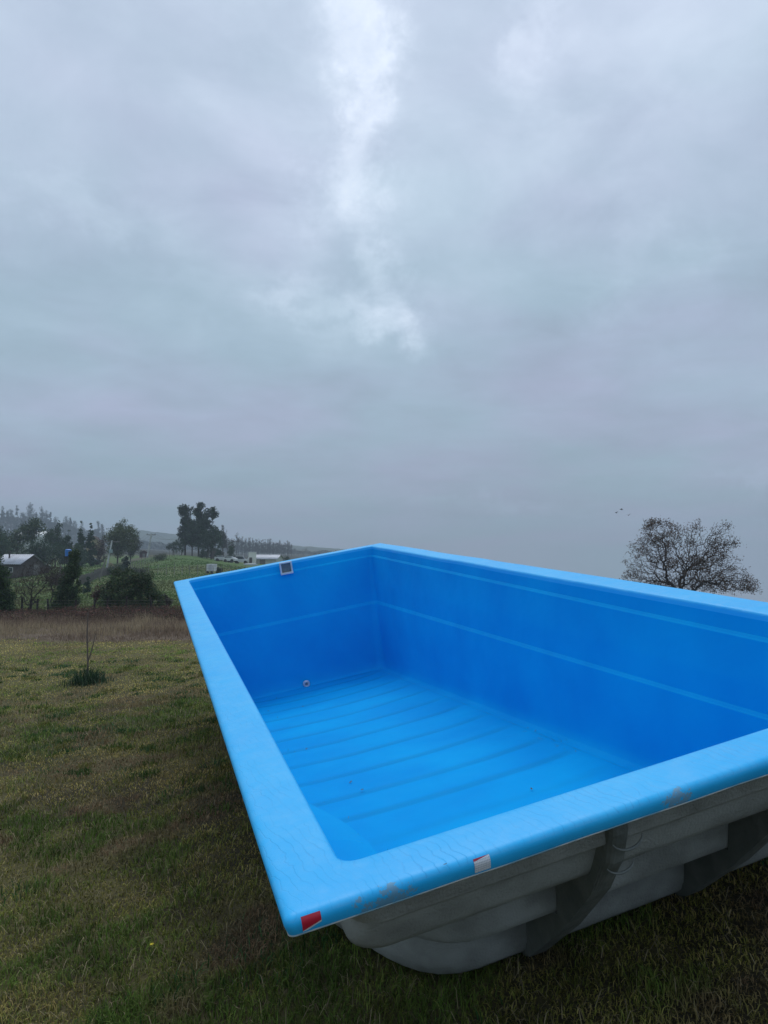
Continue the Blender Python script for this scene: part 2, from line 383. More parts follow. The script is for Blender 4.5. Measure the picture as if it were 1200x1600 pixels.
    h = M_('ADD', M_('MULTIPLY', noise(6, 2), 1.0), M_('MULTIPLY', lf, -.30))
    bp = N.new('ShaderNodeBump'); bp.inputs['Strength'].default_value = .35; bp.inputs['Distance'].default_value = .02; K.new(h, bp.inputs['Height']); K.new(bp.outputs[0], b.inputs['Normal'])
    return m
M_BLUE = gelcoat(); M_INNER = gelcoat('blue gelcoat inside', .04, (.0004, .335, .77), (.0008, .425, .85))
M_HULL = mat('bare grey fibreglass mat', (.38, .405, .385), .85, .25, noise=(6, 9, (.24, .255, .235), .38, .66), bump=(120, .8, .0045))
M_RIB = mat('resin soaked rib wrap', (.13, .145, .13), .75, .3, noise=(9, 5, (.21, .225, .20), .42, .75), bump=(40, .6, .008))
M_EDGE = mat('cut fibreglass edge', (.16, .30, .36), .7, .3, noise=(14, 4, (.42, .45, .42), .45, .6))
M_FOLD = mat('dry glass strands', (.20, .22, .21), .8, .2)
M_WHITE = mat('white plastic', (.62, .64, .68), .35, .5, noise=(20, 3, (.5, .5, .5), .5, .8))

NC, NLONG, NSHORT = 7, 120, 26
def loop(x0, x1, y0, y1, zf, rn, rf, pinch=0.0, deep=False):
    pts = []
    def arc(cx, cy, r, a0):
        for k in range(NC): t = math.radians(a0+90*k/(NC-1)); pts.append((cx+r*math.cos(t), cy+r*math.sin(t)))
    def seg(n):
        # subdivisions between the last point and the next corner are filled in later
        pts.append(n)
    arc(x0+rn, y0+rn, rn, 180); seg(NSHORT); arc(x1-rn, y0+rn, rn, 270); seg(NLONG); arc(x1-rf, y1-rf, rf, 0); seg(NSHORT); arc(x0+rf, y1-rf, rf, 90); seg(NLONG)
    out = []
    for i, p in enumerate(pts):
        if isinstance(p, int):
            a = pts[i-1]; b = pts[(i+1) % len(pts)]
            for k in range(1, p): t = k/p; out.append((a[0]+(b[0]-a[0])*t, a[1]+(b[1]-a[1])*t))
        else: out.append(p)
    P = np.array(out)
    if pinch:
        t = np.clip((1.72-P[:, 1])/.80, 0, 1) if deep else np.clip((1.16-P[:, 1])/.28, 0, 1); t = t*t*(3-2*t); w = np.clip(((x0+x1)/2-P[:, 0])/((x1-x0)/2), 0, 1); P[:, 0] += t*pinch*w
    z = zf(P[:, 0], P[:, 1]) if callable(zf) else np.full(len(P), zf)
    return np.column_stack([P, z])
def loft(name, loops, m, parent, cap=False, flip=False, smooth=True):
    n = len(loops[0]); V = np.concatenate(loops); k = len(loops)
    i, j = np.meshgrid(np.arange(k-1), np.arange(n), indexing='ij'); j2 = (j+1) % n
    F = np.stack([i*n+j, i*n+j2, (i+1)*n+j2, (i+1)*n+j], -1).reshape(-1, 4)
    if flip: F = F[:, ::-1]
    o = npmesh(name, V, F, m, parent, smooth=smooth)
    if cap:
        bm = bmesh.new(); bm.from_mesh(o.data); bm.verts.ensure_lookup_table()
        f = bm.faces.new([bm.verts[(k-1)*n+q] for q in range(n)]); f.smooth = False
        bm.to_mesh(o.data); bm.free()
    return o
def rimwave(x, y): return (fbm(x*1.3+5, y*1.3, 51, 2)-.5)*.010
def build_rim():
    prof = [(.016, -.046), (.010, -.0475), (.007, -.044), (.0035, -.034), (.0005, -.024), (0, -.016), (.003, -.008), (.009, -.003), (.018, -.0003), (.03, .0003), (.07, .0012)]
    L = []
    for o, z in prof: L.append(loop(o, PW-o, o, PL-o, (lambda x, y, z=z: z+rimwave(x, y)+(0 if z > -.03 else (fbm(x*9, y*9, 61, 2)-.5)*.005)), max(.022-o, .006)+max(o-.02, 0)*.6, max(.022-o, .006)+max(o-.02, 0)*.6))
    for q, z in ((.085, .0012), (.03, .0005), (.013, -.001), (.005, -.005), (.001, -.012), (0, -.022), (-.002, -.036)):
        L.append(loop(RL-q, PW-RR+q, RN-q, PL-RF+q, (lambda x, y, z=z: z+rimwave(x, y)), .05+max(q, 0)*.3, .035))
    loft('rim', L, M_BLUE, pool, flip=False)
    e = []
    for o, z in ((.0070, -.0445), (.0054, -.0462), (.0085, -.0492), (.015, -.0475)):
        e.append(loop(o, PW-o, o, PL-o, (lambda x, y, z=z: z+rimwave(x, y)+(fbm(x*9, y*9, 61, 2)-.5)*.005), .016, .016))
    loft('rim_edge', e, M_EDGE, pool, flip=True)
    # hollow back of the rim, bare mat
    e = []
    for o, z in ((.0145, -.046), (.016, -.018), (.035, -.012), (.13, -.012)):
        e.append(loop(o, PW-o, o, PL-o, (lambda x, y, z=z: z+rimwave(x, y)), .02, .02))
    loft('rim_underside', e, M_HULL, pool)
build_rim()
AB = np.array([[0, 0], [.13, 0], [.476, .244], [.93, .65], [1.0, .65]])
def zlev(a, b=None):
    b = float(np.interp(a, AB[:, 0], AB[:, 1])) if b is None else b
    return lambda x, y: -(a+b*np.clip((y-1.05)/6.55, 0, 1.02))+(rimwave(x, y) if a < .1 else 0)
# (depth near, inset of the side walls, y of the near wall, radius near, radius far)
INN = [(.036, .002, .171, .05, .035), (.112, .011, .195, .06, .05), (.1125, .0115, .197, .06, .05), (.1205, .0195, .20, .06, .055), (.1225, .0198, .20, .06, .055), (.1305, .0280, .205, .06, .06), (.131, .0285, .207, .06, .06), (.2, .036, .23, .07, .06),
       (.330, .056, .30, .10, .07), (.334, .0565, .51, .305, .07), (.362, .058, .515, .305, .07), (.466, .066, .535, .30, .08), (.4665, .067, .536, .30, .08), (.4745, .075, .538, .30, .08), (.4765, .0753, .538, .30, .08), (.4845, .0835, .54, .30, .085), (.485, .0843, .54, .30, .085),
       (.590, .094, .56, .30, .09), (.595, .0945, .80, .30, .09), (.70, .104, .82, .30, .10), (.83, .116, .84, .30, .11), (.87, .122, .846, .30, .11), (.90, .132, .858, .30, .11), (.918, .148, .876, .30, .12), (.928, .170, .90, .30, .13), (.931, .21, .95, .30, .15)]
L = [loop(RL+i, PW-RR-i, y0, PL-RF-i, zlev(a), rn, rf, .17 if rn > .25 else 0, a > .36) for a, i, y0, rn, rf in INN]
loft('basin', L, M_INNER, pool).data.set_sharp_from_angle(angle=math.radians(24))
def build_floor():
    xs = np.linspace(RL+.17, PW-RR-.17, 60); ys = np.concatenate([np.linspace(.90, 2.3, 20, endpoint=False), np.linspace(2.3, PL-RF-.165, 560)])
    X, Y = np.meshgrid(xs, ys, indexing='ij'); cy = np.clip((1.36-Y)/.42, 0, 1); hw = .95-.36*(1-np.sqrt(1-cy*cy*.98))-.15*(lambda t: t*t*(3-2*t))(np.clip((1.72-Y)/.80, 0, 1))*(X < 1.3475); X = 1.3475+(X-1.3475)/.99*hw; Z = zlev(.9325)(X, Y)
    u = (X-1.35)/.95; overlay = np.zeros_like(X)  # mask for the shade bands painted along the channels
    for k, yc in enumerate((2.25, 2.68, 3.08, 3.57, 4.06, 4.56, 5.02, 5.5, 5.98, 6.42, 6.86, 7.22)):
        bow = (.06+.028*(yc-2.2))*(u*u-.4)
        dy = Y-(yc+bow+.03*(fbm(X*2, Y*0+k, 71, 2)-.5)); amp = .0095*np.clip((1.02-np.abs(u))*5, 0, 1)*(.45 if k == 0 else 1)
        Z -= amp*np.exp(-(dy/.050)**2); overlay = np.maximum(overlay, amp/.0095*np.exp(-(dy/.046)**4)*(.65+.5*fbm(X*2.5+k, Y*2.5, 201, 3)))
    Z += (fbm(X*1.5, Y*1.5, 81, 3)-.5)*.010*np.clip((1.0-np.abs(u))*6, 0, 1)+.001
    V = np.stack([X, Y, Z], -1).reshape(-1, 3); nx, ny = X.shape
    i, j = np.meshgrid(np.arange(nx-1), np.arange(ny-1), indexing='ij')
    F = np.stack([i*ny+j, (i+1)*ny+j, (i+1)*ny+j+1, i*ny+j+1], -1).reshape(-1, 4)
    npmesh('floor', V, F, M_INNER, pool, smooth=True, col=np.repeat(overlay.reshape(-1, 1), 3, 1))
build_floor()
def corner_seat(mirror):
    bm = bmesh.new(); pts = [(.31, .375), (.236, .48), (.236, .93)]
    for k in range(9): t = math.radians(90-90*k/8); pts.append((.285+.10*math.cos(t), .83+.10*math.sin(t)))
    pts += [(.385, .375)]
    if mirror: pts = [(PW-.016-p[0], p[1]) for p in pts]
    bm_poly_prism(bm, pts, -.347, -.318, 'Z')
    es = [e for e in bm.edges if all(v.co.z > -.32 for v in e.verts)]
    bmesh.ops.bevel(bm, geom=es, offset=.014, segments=3, affect='EDGES', profile=.5)
    o = bmobj('corner_seat', bm, M_INNER, pool); 
    for p in o.data.polygons: p.use_smooth = p.normal.z < .9 or p.area < .01
corner_seat(False); corner_seat(True)
# outside of the hull: risers of the steps seen from outside, hollow between
OUT = [(.020, -.04, .13, .05, .05), (.05, -.012, .158, .06, .05), (.190, .022, .180, .08, .06), (.199, .030, .190, .08, .06), (.2005, .040, .218, .09, .07), (.215, .034, .228, .10, .07), (.270, .028, .258, .10, .07), (.315, .026, .284, .10, .07), (.338, .032, .302, .10, .07), (.349, .048, .325, .10, .07),
       (.351, .048, .495, .305, .07), (.353, .048, .500, .305, .07), (.388, .050, .512, .305, .07), (.56, .078, .545, .305, .09), (.592, .084, .556, .305, .09), (.606, .086, .575, .305, .09), (.610, .087, .77, .305, .09), (.613, .087, .776, .305, .09), (.64, .088, .785, .305, .10),
       (.84, .108, .826, .305, .11), (.90, .12, .852, .305, .11), (.930, .15, .885, .305, .12), (.948, .19, .93, .305, .14), (.962, .26, 1.0, .305, .18)]
L = [loop(RL+i-.012, PW-RR-i+.012, y0, PL-RF-i+.012, zlev(a), rn, rf, .17 if rn > .25 else 0, a > .36) for a, i, y0, rn, rf in OUT]
loft('outer_hull', L, M_HULL, pool, cap=True, flip=True).data.set_sharp_from_angle(angle=math.radians(40))
def hull_rib(x, w=.070):
    stair = [(.19, -.05), (.20, -.20), (.25, -.22), (.31, -.34), (.50, -.345), (.55, -.60), (.78, -.606), (.83, -.86), (.90, -.94)]
    front = [(.872, -.948), (.825, -.915), (.53, -.645), (.305, -.405), (.190, -.26), (.150, -.16), (.14, -.05)]
    bm = bmesh.new(); bm_poly_prism(bm, stair+front, x-w/2, x+w/2, 'X')
    es = [e for e in bm.edges if abs(e.verts[0].co.x-e.verts[1].co.x) < 1e-6 and all(any(abs(v.co.y-p[0]) < 1e-5 and abs(v.co.z-p[1]) < 1e-5 for p in front) for v in e.verts)]
    bmesh.ops.bevel(bm, geom=es, offset=.022, segments=3, affect='EDGES', profile=.5)
    o = bmobj('hull_rib', bm, M_RIB, pool, smooth=False)
    # frayed folds of the wrap near the top
    for (yc, zc, r) in ((.150, -.165, .050), (.205, -.262, .046)):
        pts = [(x+.010+r*math.cos(t), yc-.010-.010*math.sin(-t), zc+r*.62*math.sin(t)) for t in np.radians(np.linspace(-165, -8, 14))]
        P = np.array(pts); w_ = .0035*np.sin(np.linspace(.15, 3.0, 14))+.001
        V, F = tubes(P[:-1], P[1:], w_[:-1], w_[1:], 5); npmesh('wrap_fold', V, F, M_FOLD, o, smooth=True)
for x in (.955, 1.66, 2.33): hull_rib(x)
def side_ribs():
    for yc in np.arange(1.6, 7.4, .82):
        for s in (0, 1):
            dn = .93+.65*min(max((yc-1.05)/6.55, 0), 1)
            bm = bmesh.new(); X = lambda v: v if s == 0 else PW-.016-v
            pts = [(X(.170), -.03), (X(.225), -.5*dn), (X(.262), -.93*dn), (X(.215), -.95*dn), (X(.175), -.5*dn), (X(.120), -.03)]
            bm_poly_prism(bm, pts, yc-.04, yc+.04, 'Y')
            bmobj('hull_rib', bm, M_RIB, pool)
side_ribs()
def fittings():
    yw = PL-RF-.030
    sk = empty('skimmer'); sk.parent = pool; sk.location = (1.359, yw-.008, -.072)
    sk['label'] = 'white square skimmer mouth near the top of the far wall'
    bm = bmesh.new(); w, h, t = .078, .076, .019
    for c, s in (((0, 0, h-t/2), (2*w, .03, t)), ((0, -.004, -h+t/2), (2*w, .042, t*1.25)), ((-w+t/2, 0, 0), (t, .028, 2*h-2*t+.006)), ((w-t/2, 0, 0), (t, .028, 2*h-2*t+.006))): bm_box(bm, c, s, bevel=.004)
    bmobj('skimmer_frame', bm, M_WHITE, sk)
    box_obj('weir_flap', (0, .0065, 0), (2*w-2*t+.004, .012, 2*h-2*t+.004), mat('grey weir flap', (.13, .15, .16), .5, .4, noise=(30, 3, (.18, .20, .20), .4, .7)), sk)
    inl = empty('return_inlet'); inl.parent = pool; inl.location = (1.353, PL-RF-.158, -1.532); inl.scale = (1.2, 1.1, 1.2)
    bm = bmesh.new()
    prof = [(.015, -.008), (.017, -.022), (.030, -.024), (.036, -.014), (.037, 0)]
    n = 20; rings = []
    for r, y in prof: rings.append([bm.verts.new((r*math.cos(2*math.pi*k/n), y, r*math.sin(2*math.pi*k/n))) for k in range(n)])
    for a, b in zip(rings, rings[1:]):
        for k in range(n): bm.faces.new((a[k], a[(k+1) % n], b[(k+1) % n], b[k]))
    bmobj('inlet_ring', bm, M_WHITE, inl, smooth=True)
    bm = bmesh.new(); bm_cyl(bm, (0, -.012, 0), (0, -.006, 0), .0165, seg=16); bmobj('inlet_eye', bm, mat('dark inlet eye', (.25, .27, .3), .5), inl)
    # stickers on the front lip: thin films following the rounded edge
    def overlay(name, x0, x1, z0, z1, m, skew=0):
        zs = np.linspace(z0, z1, 9); xs = np.linspace(x0, x1, 5)
        pr = [(-.046, .009), (-.044, .007), (-.034, .0035), (-.024, .0005), (-.016, 0), (-.008, .003), (-.003, .009), (0, .018)]
        X, Zg = np.meshgrid(xs, zs, indexing='ij'); Yg = np.interp(Zg, [p[0] for p in pr], [p[1] for p in pr])-.0012
        Xs = X+skew*(Zg-z0); Zw = Zg+rimwave(Xs, Yg)
        V = np.stack([Xs, Yg, Zw], -1).reshape(-1, 3); i, j = np.meshgrid(np.arange(4), np.arange(8), indexing='ij')
        F = np.stack([i*9+j, (i+1)*9+j, (i+1)*9+j+1, i*9+j+1], -1).reshape(-1, 4)
        o = npmesh(name, V, F, m, pool); uv = o.data.uv_layers.new(name='UV'); U = np.stack([(X-x0)/(x1-x0), (Zg-z0)/(z1-z0)], -1).reshape(-1, 2)
        for l in o.data.loops: uv.data[l.index].uv = U[l.vertex_index]
        return o
    def uvmat(name, kind):
        m = bpy.data.materials.new(name); m.use_nodes = True; nt = m.node_tree; N = nt.nodes; K = nt.links; b = N['Principled BSDF']; b.inputs['Roughness'].default_value = .45
        uv = N.new('ShaderNodeUVMap'); uv.uv_map = 'UV'; sp = N.new('ShaderNodeSeparateXYZ'); K.new(uv.outputs[0], sp.inputs[0])
        def M_(op, a, b_=None, clamp=False):
            n = N.new('ShaderNodeMath'); n.operation = op; n.use_clamp = clamp
            for i, x in enumerate((a, b_)):
                if x is None: continue
                if isinstance(x, (int, float)): n.inputs[i].default_value = x
                else: K.new(x, n.inputs[i])
            return n.outputs[0]
        def MX(f, a, b_):
            n = N.new('ShaderNodeMix'); n.data_type = 'RGBA'; K.new(f, n.inputs['Factor'])
            for k_, x in (('A', a), ('B', b_)):
                if isinstance(x, tuple): n.inputs[k_].default_value = (*x, 1)
                else: K.new(x, n.inputs[k_])
            return n.outputs['Result']
        if kind == 'red':
            f = M_('GREATER_THAN', M_('ADD', M_('MULTIPLY', sp.outputs[0], .42), .02), M_('SUBTRACT', sp.outputs[1], .02))
            c = MX(f, (.50, .012, .035), (.75, .78, .8))
        else:
            row = M_('SINE', M_('MULTIPLY', sp.outputs[1], 38)); colm = M_('SINE', M_('MULTIPLY', sp.outputs[0], 62))
            wn = N.new('ShaderNodeTexNoise'); wn.inputs['Scale'].default_value = 14; K.new(uv.outputs[0], wn.inputs['Vector'])
            ink = M_('GREATER_THAN', M_('ADD', M_('ADD', row, M_('MULTIPLY', colm, .8)), M_('MULTIPLY', M_('SUBTRACT', wn.outputs[0], .5), 3)), .35)
            c = MX(M_('MULTIPLY', ink, .5), (.72, .74, .78), (.22, .30, .36))
            red = M_('GREATER_THAN', M_('SUBTRACT', sp.outputs[1], M_('MULTIPLY', sp.outputs[0], .14)), .86)
            c = MX(red, c, (.42, .02, .05))
        K.new(c, b.inputs['Base Color']); return m
    o = overlay('red_sticker', .038, .082, -.040, -.006, uvmat('red sticker film', 'red')); o['label'] = 'small red sticker with a torn white corner at the front left corner of the rim'
    # torn lower corner: trim the film to its ragged outline
    bm = bmesh.new(); bm.from_mesh(o.data); 
    zs = [v.co.z for v in bm.verts]; z0, z1 = min(zs), max(zs)
    for v in bm.verts:
        fx = (v.co.x-.038)/.044; lim = z0+(z1-z0)*max(0, (fx-.22)*.42)
        if fx > .2 and v.co.z < lim: v.co.z = lim
    bm.to_mesh(o.data); bm.free()
    o = overlay('paper_label', .458, .500, -.041, -.006, uvmat('printed paper label', 'label')); o['label'] = 'small white paper label with rows of tiny print and a red top edge on the front lip'
fittings()

# dead leaves and grit lying in the basin
def leaf_litter():
    m = mat('dead leaf', (.06, .035, .02), .8, noise=(60, 2, (.12, .08, .04), .4, .6))
    spots = [(432, 1092), (420, 1112), (474, 1105), (434, 1122), (479, 1172), (548, 1224), (831, 1235), (566, 1236)]
    inv = PM.inverted(); o_ = inv @ Vector((0, 0, EYE))
    for k, (u, v) in enumerate(spots):
        d = inv.to_3x3() @ pix_dir(u, v); t = (-.9325+.0992*1.05-o_.z+.0992*(-1.05)*0-.0992*0+.0992*0)/(d.z)
        # floor plane z = -(.9325 + .0992 (y-1.05))
        t = (-.9325+.0992*1.05-.0992*o_.y-o_.z)/(d.z+.0992*d.y); p = o_+d*t
        x, y = p.x, p.y; z = float(zlev(.9325)(np.array([x]), np.array([y]))[0])+.010
        bm = bmesh.new(); s = random.uniform(.010, .017)
        vs = [bm.verts.new((s*a, s*b, .3*s*c)) for a, b, c in ((-1, 0, .6), (-.4, .35, 0), (.4, .3, .1), (1, .05, .9), (.3, -.4, .2), (-.5, -.3, 0), (0, 0, -.2))]
        for i in range(6): bm.faces.new((vs[i], vs[(i+1) % 6], vs[6]))
        o = bmobj('dead_leaf', bm, m); o.matrix_world = PM @ Matrix.Translation((x, y, z)) @ Matrix.Rotation(random.uniform(0, 6), 4, 'Z')
        if k == 6: tag(o, 'dead leaf lying alone on the pool floor nearest the right wall', 'leaf', 'dead leaves on the pool floor')
        else: tag(o, 'small dark dead leaf on the left side of the pool floor', 'leaf', 'dead leaves on the pool floor')
    # a squashed leaf scrap on the front rim
    o = bpy.data.objects.new('leaf_scrap', o.data); COL.objects.link(o)
    q = inv.to_3x3() @ pix_dir(696, 1352); t = -o_.z/q.z; p = o_+q*t
    o.matrix_world = PM @ Matrix.Translation((p.x, p.y, .004+float(rimwave(np.array([p.x]), np.array([p.y]))[0]))) @ Matrix.Diagonal((.42, .30, .3, 1)); tag(o, 'tiny dark scrap of leaf stuck on the front rim beside the paper label', 'leaf scrap')
leaf_litter()

# ------------------------------------------------------------------ lawn
M_GRASS = mat('grass blade', rough=.75, spec=.12, vcol=True, trans=.18)
GREEN = np.array([.075, .125, .022]); OLIVE = np.array([.155, .155, .034]); DRY = np.array([.33, .255, .095]); DARKG = np.array([.028, .075, .020]); BLUEG = np.array([.060, .125, .048])
def blades(x, y, h, wid, lean, colr, rg=rng, tip=.12, zoff=0.0):
    n = len(x); z = terrain(x, y)+zoff; a = rg.uniform(0, 2*np.pi, n); f = a+rg.uniform(-1, 1, n)
    dx, dy = np.cos(a), np.sin(a); sx, sy = -np.sin(f)*wid*.5, np.cos(f)*wid*.5
    s1, c1 = np.sin(lean*.55), np.cos(lean*.55); s2, c2 = np.sin(np.minimum(lean*1.45, 1.75)), np.cos(np.minimum(lean*1.45, 1.75))
    mx, my, mz = x+dx*h*.5*s1, y+dy*h*.5*s1, z+h*.5*c1
    tx, ty, tz_ = mx+dx*h*.5*s2, my+dy*h*.5*s2, mz+h*.5*c2
    tz_ = np.maximum(tz_, z+.004)
    V = np.stack([np.stack([x-sx, y-sy, z-.004], 1), np.stack([x+sx, y+sy, z-.004], 1), np.stack([mx+sx*.8, my+sy*.8, mz], 1), np.stack([mx-sx*.8, my-sy*.8, mz], 1), np.stack([tx, ty, tz_], 1)], 1)
    b = (np.arange(n)*5)[:, None]
    F = np.concatenate([b+[[0, 1, 2]], b+[[0, 2, 3]], b+[[3, 2, 4]]], 0)
    C = np.repeat(colr, 5, 0)
    return V.reshape(-1, 3), F, C
PINV = np.array(PM.inverted())
def under_pool(x, y):
    z = near_z(x, y); q = PINV @ np.stack([x, y, z, np.ones_like(x)]); 
    return (q[0] > .7) & (q[0] < 2.2) & (q[1] > 1.7) & (q[1] < 7.4)
def lawn():
    VV, FF, CC = [], [], []; off = 0
    def add(V, F, C):
        nonlocal off
        VV.append(V); FF.append(F+off); CC.append(C); off += len(V)
    def scatter(n, d0, d1, p):
        t = rng.uniform(0, 1, n); y = (d0**p+t*(d1**p-d0**p))**(1/p); u = rng.uniform(-330, 1500, n); return (u-600)/FPX*y, y
    # base sward
    x, y = scatter(430000, 1.7, 19.5, .55)
    edge = 18.3-.19*np.clip(x+9.5, -5, 6)+1.8*(fbm(x*.9, y*.0, 191, 3)-.5); keep = (~under_pool(x, y)) & (y < edge+.5*rng.uniform(0, 1, len(x))); x, y = x[keep], y[keep]
    n1 = fbm(x*1.1, y*1.1, 101, 4); n2 = fbm(x*.35+9, y*.35, 111, 3); n3 = fbm(x*4, y*4, 121, 3)
    far = np.clip((y-6)/9, 0, 1)
    g = np.clip((n1*.55+n2*.25+n3*.42-.615)*7+rng.normal(0, .25, len(x))-far*.25, 0, 1)
    r = rng.uniform(0, 1, len(x)); dry = np.clip(r-.52-(n1-.5)*1.6+far*.22, 0, 1)*2.2; dry = np.clip(dry, 0, 1)
    c = OLIVE*(1-g[:, None])+GREEN*g[:, None]; c = c*(1-dry[:, None]*(1-g[:, None]*.7))+DRY*dry[:, None]*(1-g[:, None]*.7)
    th = np.clip((fbm(x*1.7, y*1.7, 241, 4)-.56)*9, 0, 1)[:, None]*(1-far[:, None]*.4); c = c*(1-th)+np.array([.17, .115, .065])*th
    c *= rng.uniform(.5, 1.75, (len(x), 1))*(1+.75*far[:, None])*(.55+.9*fbm(x*6, y*6, 251, 3))[:, None]
    h = (.018+.022*n3+.022*g)*rng.uniform(.6, 1.5, len(x))*(1-.25*far); wid = .0022+.00065*y*rng.uniform(.6, 1.3, len(x))
    lean = np.clip(rng.normal(1.05-.25*g, .35, len(x)), .05, 1.5)
    add(*blades(x, y, h, wid, lean, c))
    # coarser green tussocks
    tx, ty = scatter(1500, 1.9, 15, .9); k = (fbm(tx*.8, ty*.8, 131, 3) > .47) & ~under_pool(tx, ty); tx, ty = tx[k], ty[k]
    m = 55; sp = rng.uniform(.03, .11, len(tx)); X = np.repeat(tx, m)+rng.normal(0, 1, len(tx)*m)*np.repeat(sp, m); Y = np.repeat(ty, m)+rng.normal(0, 1, len(tx)*m)*np.repeat(sp, m)
    kind = np.repeat(rng.uniform(0, 1, len(tx)), m)[:, None]; c = np.where(kind < .35, DARKG*1.3, np.where(kind < .7, GREEN, np.where(kind < .85, BLUEG, OLIVE)))*rng.uniform(.6, 1.35, (len(X), 1))
    h = rng.uniform(.03, .085, len(X))*np.repeat(rng.uniform(.6, 1.15, len(tx)), m)
    add(*blades(X, Y, h, .0042+.0005*Y, np.clip(rng.normal(.75, .35, len(X)), .05, 1.4), c))
    # bleached dead straws lying about
    x, y = scatter(14000, 1.8, 14, .8); k = ~under_pool(x, y); x, y = x[k], y[k]
    c = np.array([.30, .25, .15])*rng.uniform(.5, 1.25, (len(x), 1))
    add(*blades(x, y, rng.uniform(.04, .11, len(x)), .0018+.0004*y, rng.uniform(1.15, 1.5, len(x)), c, zoff=.012))
    o = npmesh('lawn_grass', np.concatenate(VV), np.concatenate(FF), M_GRASS, col=np.concatenate(CC))
    tag(o, 'short matted winter lawn, olive and straw coloured with greener tufts', 'grass', kind='stuff')
lawn()
def rough_strip():
    # tall dead grass along the far edge of the lawn, then a low bramble thicket
    n = 95000; u = rng.uniform(-500, 900, n); x0 = (u-600)/FPX; y = rng.uniform(15.5, 28, n); x = x0*y
    edge = 18.3-.19*np.clip(x+9.5, -5, 6)+1.8*(fbm(x*.9, y*.0, 191, 3)-.5); k = y > edge-.9*rng.uniform(0, 1, len(x))**3; x, y = x[k], y[k]
    cl = fbm(x*1.3, y*1.3, 141, 3); c = np.where((fbm(x*.5, y*.5, 151, 3) > .5)[:, None], np.array([.25, .18, .125]), np.array([.36, .28, .18]))*rng.uniform(.5, 1.3, (len(x), 1))
    h = (.06+.40*cl**1.3)*rng.uniform(.4, 1.25, len(x)); h *= np.clip((y-edge[k])/2.5+.22, .22, 1)*(.55+.9*fbm(x*.45, y*.45, 231, 3))
    V, F, C = blades(x, y, h, rng.uniform(.006, .014, len(x)), np.clip(rng.normal(.35, .25, len(x)), 0, 1.2), c)
    tag(npmesh('dead_tall_grass', V, F, M_GRASS, col=C), 'band of tall brown dead grass along the far edge of the lawn', 'grass', kind='stuff')
    n = 11000; u = rng.uniform(-300, 800, n); y = rng.uniform(25.5, 34.5, n); x = (u-600)/FPX*y; z = terrain(x, y)
    hh = .62*(.28+.5*fbm(x*.6, y*.6, 161, 3))*np.where(u > 100, 1.15, .8)
    a = rng.uniform(0, 6.28, n); l = rng.uniform(.2, .6, n); A = np.stack([x, y, z+hh*rng.uniform(0, .6, n)], 1)
    B = A+np.stack([np.cos(a)*l, np.sin(a)*l, rng.uniform(-.1, .45, n)*hh], 1)
    V, F = tubes(A, B, rng.uniform(.004, .010, n), rng.uniform(.002, .005, n), 3)
    col1 = np.tile([.075, .045, .035], (len(V), 1))
    nl = 26000; u = rng.uniform(-300, 800, nl); y = rng.uniform(25.5, 34.5, nl); x = (u-600)/FPX*y
    hh = .62*(.22+.5*fbm(x*.6, y*.6, 161, 3))*np.where(u > 100, 1.15, .8); z = terrain(x, y)+hh*rng.uniform(0, 1, nl)**.7
    V2, F2 = cards(np.stack([x, y, z], 1), rng.uniform(.04, .09, nl))
    cc = np.array([[.15, .085, .065], [.12, .075, .05], [.055, .065, .03], [.19, .09, .075]])[rng.integers(0, 4, nl)]*rng.uniform(.5, 1.2, (nl, 1))
    tag(npmesh('bramble_thicket', np.concatenate([V, V2]), np.concatenate([F, F2+len(V)]), M_GRASS, col=np.concatenate([col1, np.repeat(cc, 4, 0)])), 'low tangled reddish brown brambles growing along the wire fence', 'brambles', kind='stuff')
    # short tufts of pasture over the meadow behind
    n = 60000; t = rng.uniform(0, 1, n); y = (36**.3+t*(125**.3-36**.3))**(1/.3); u = rng.uniform(-200, 560, n); x = (u-600)/FPX*y
    c = np.array([.085, .155, .040])*rng.uniform(.82, 1.16, (n, 1))*(.75+.5*fbm(x*.15, y*.15, 221, 3))[:, None]; kk = fbm(x*.07, y*.1, 171, 3) > .52; c[kk] = np.array([.14, .16, .06])*rng.uniform(.6, 1.2, (kk.sum(), 1)); nr = (np.clip((62-y)/20, 0, 1)*.6)[:, None]; c = c*(1-nr)+np.array([.13, .135, .06])*nr
    V, F, C = blades(x, y, rng.uniform(.06, .16, n), .02+.0012*y, np.clip(rng.normal(.6, .3, n), 0, 1.3), c)
    tag(npmesh('meadow_grass', V, F, M_GRASS, col=C), 'green pasture grass of the meadow behind the brambles', 'grass', kind='stuff')
rough_strip()

# a small yellow flower in the lawn
def flower():
    x, y = at(237, 3.25); d = pix_dir(237, 1421); t = .0
    for k in range(60):
        t = 1+k*.05; p = Vector((0, 0, EYE))+d*t
        if p.z < tz(p.x, p.y)+.045: break
    e = empty('dandelion', (p.x, p.y, tz(p.x, p.y)), label='tiny yellow flower in the lawn left of the pool corner', cat='flower')
    bm = bmesh.new(); bm_cyl(bm, (0, 0, 0), (.004, 0, .045), .0012, seg=5); bmobj('stem', bm, mat('flower stem', (.06, .12, .03)), e)
    bm = bmesh.new(); c = Vector((.004, 0, .048))
    for k in range(14):
        a = k/14*6.283; b = bm.verts.new(c); v1 = bm.verts.new(c+Vector((.009*math.cos(a-.2), .009*math.sin(a-.2), .003))); v2 = bm.verts.new(c+Vector((.010*math.cos(a+.2), .010*math.sin(a+.2), .002))); bm.faces.new((b, v1, v2))
    bmobj('petals', bm, mat('yellow petals', (.75, .6, .03), .7), e)
flower()

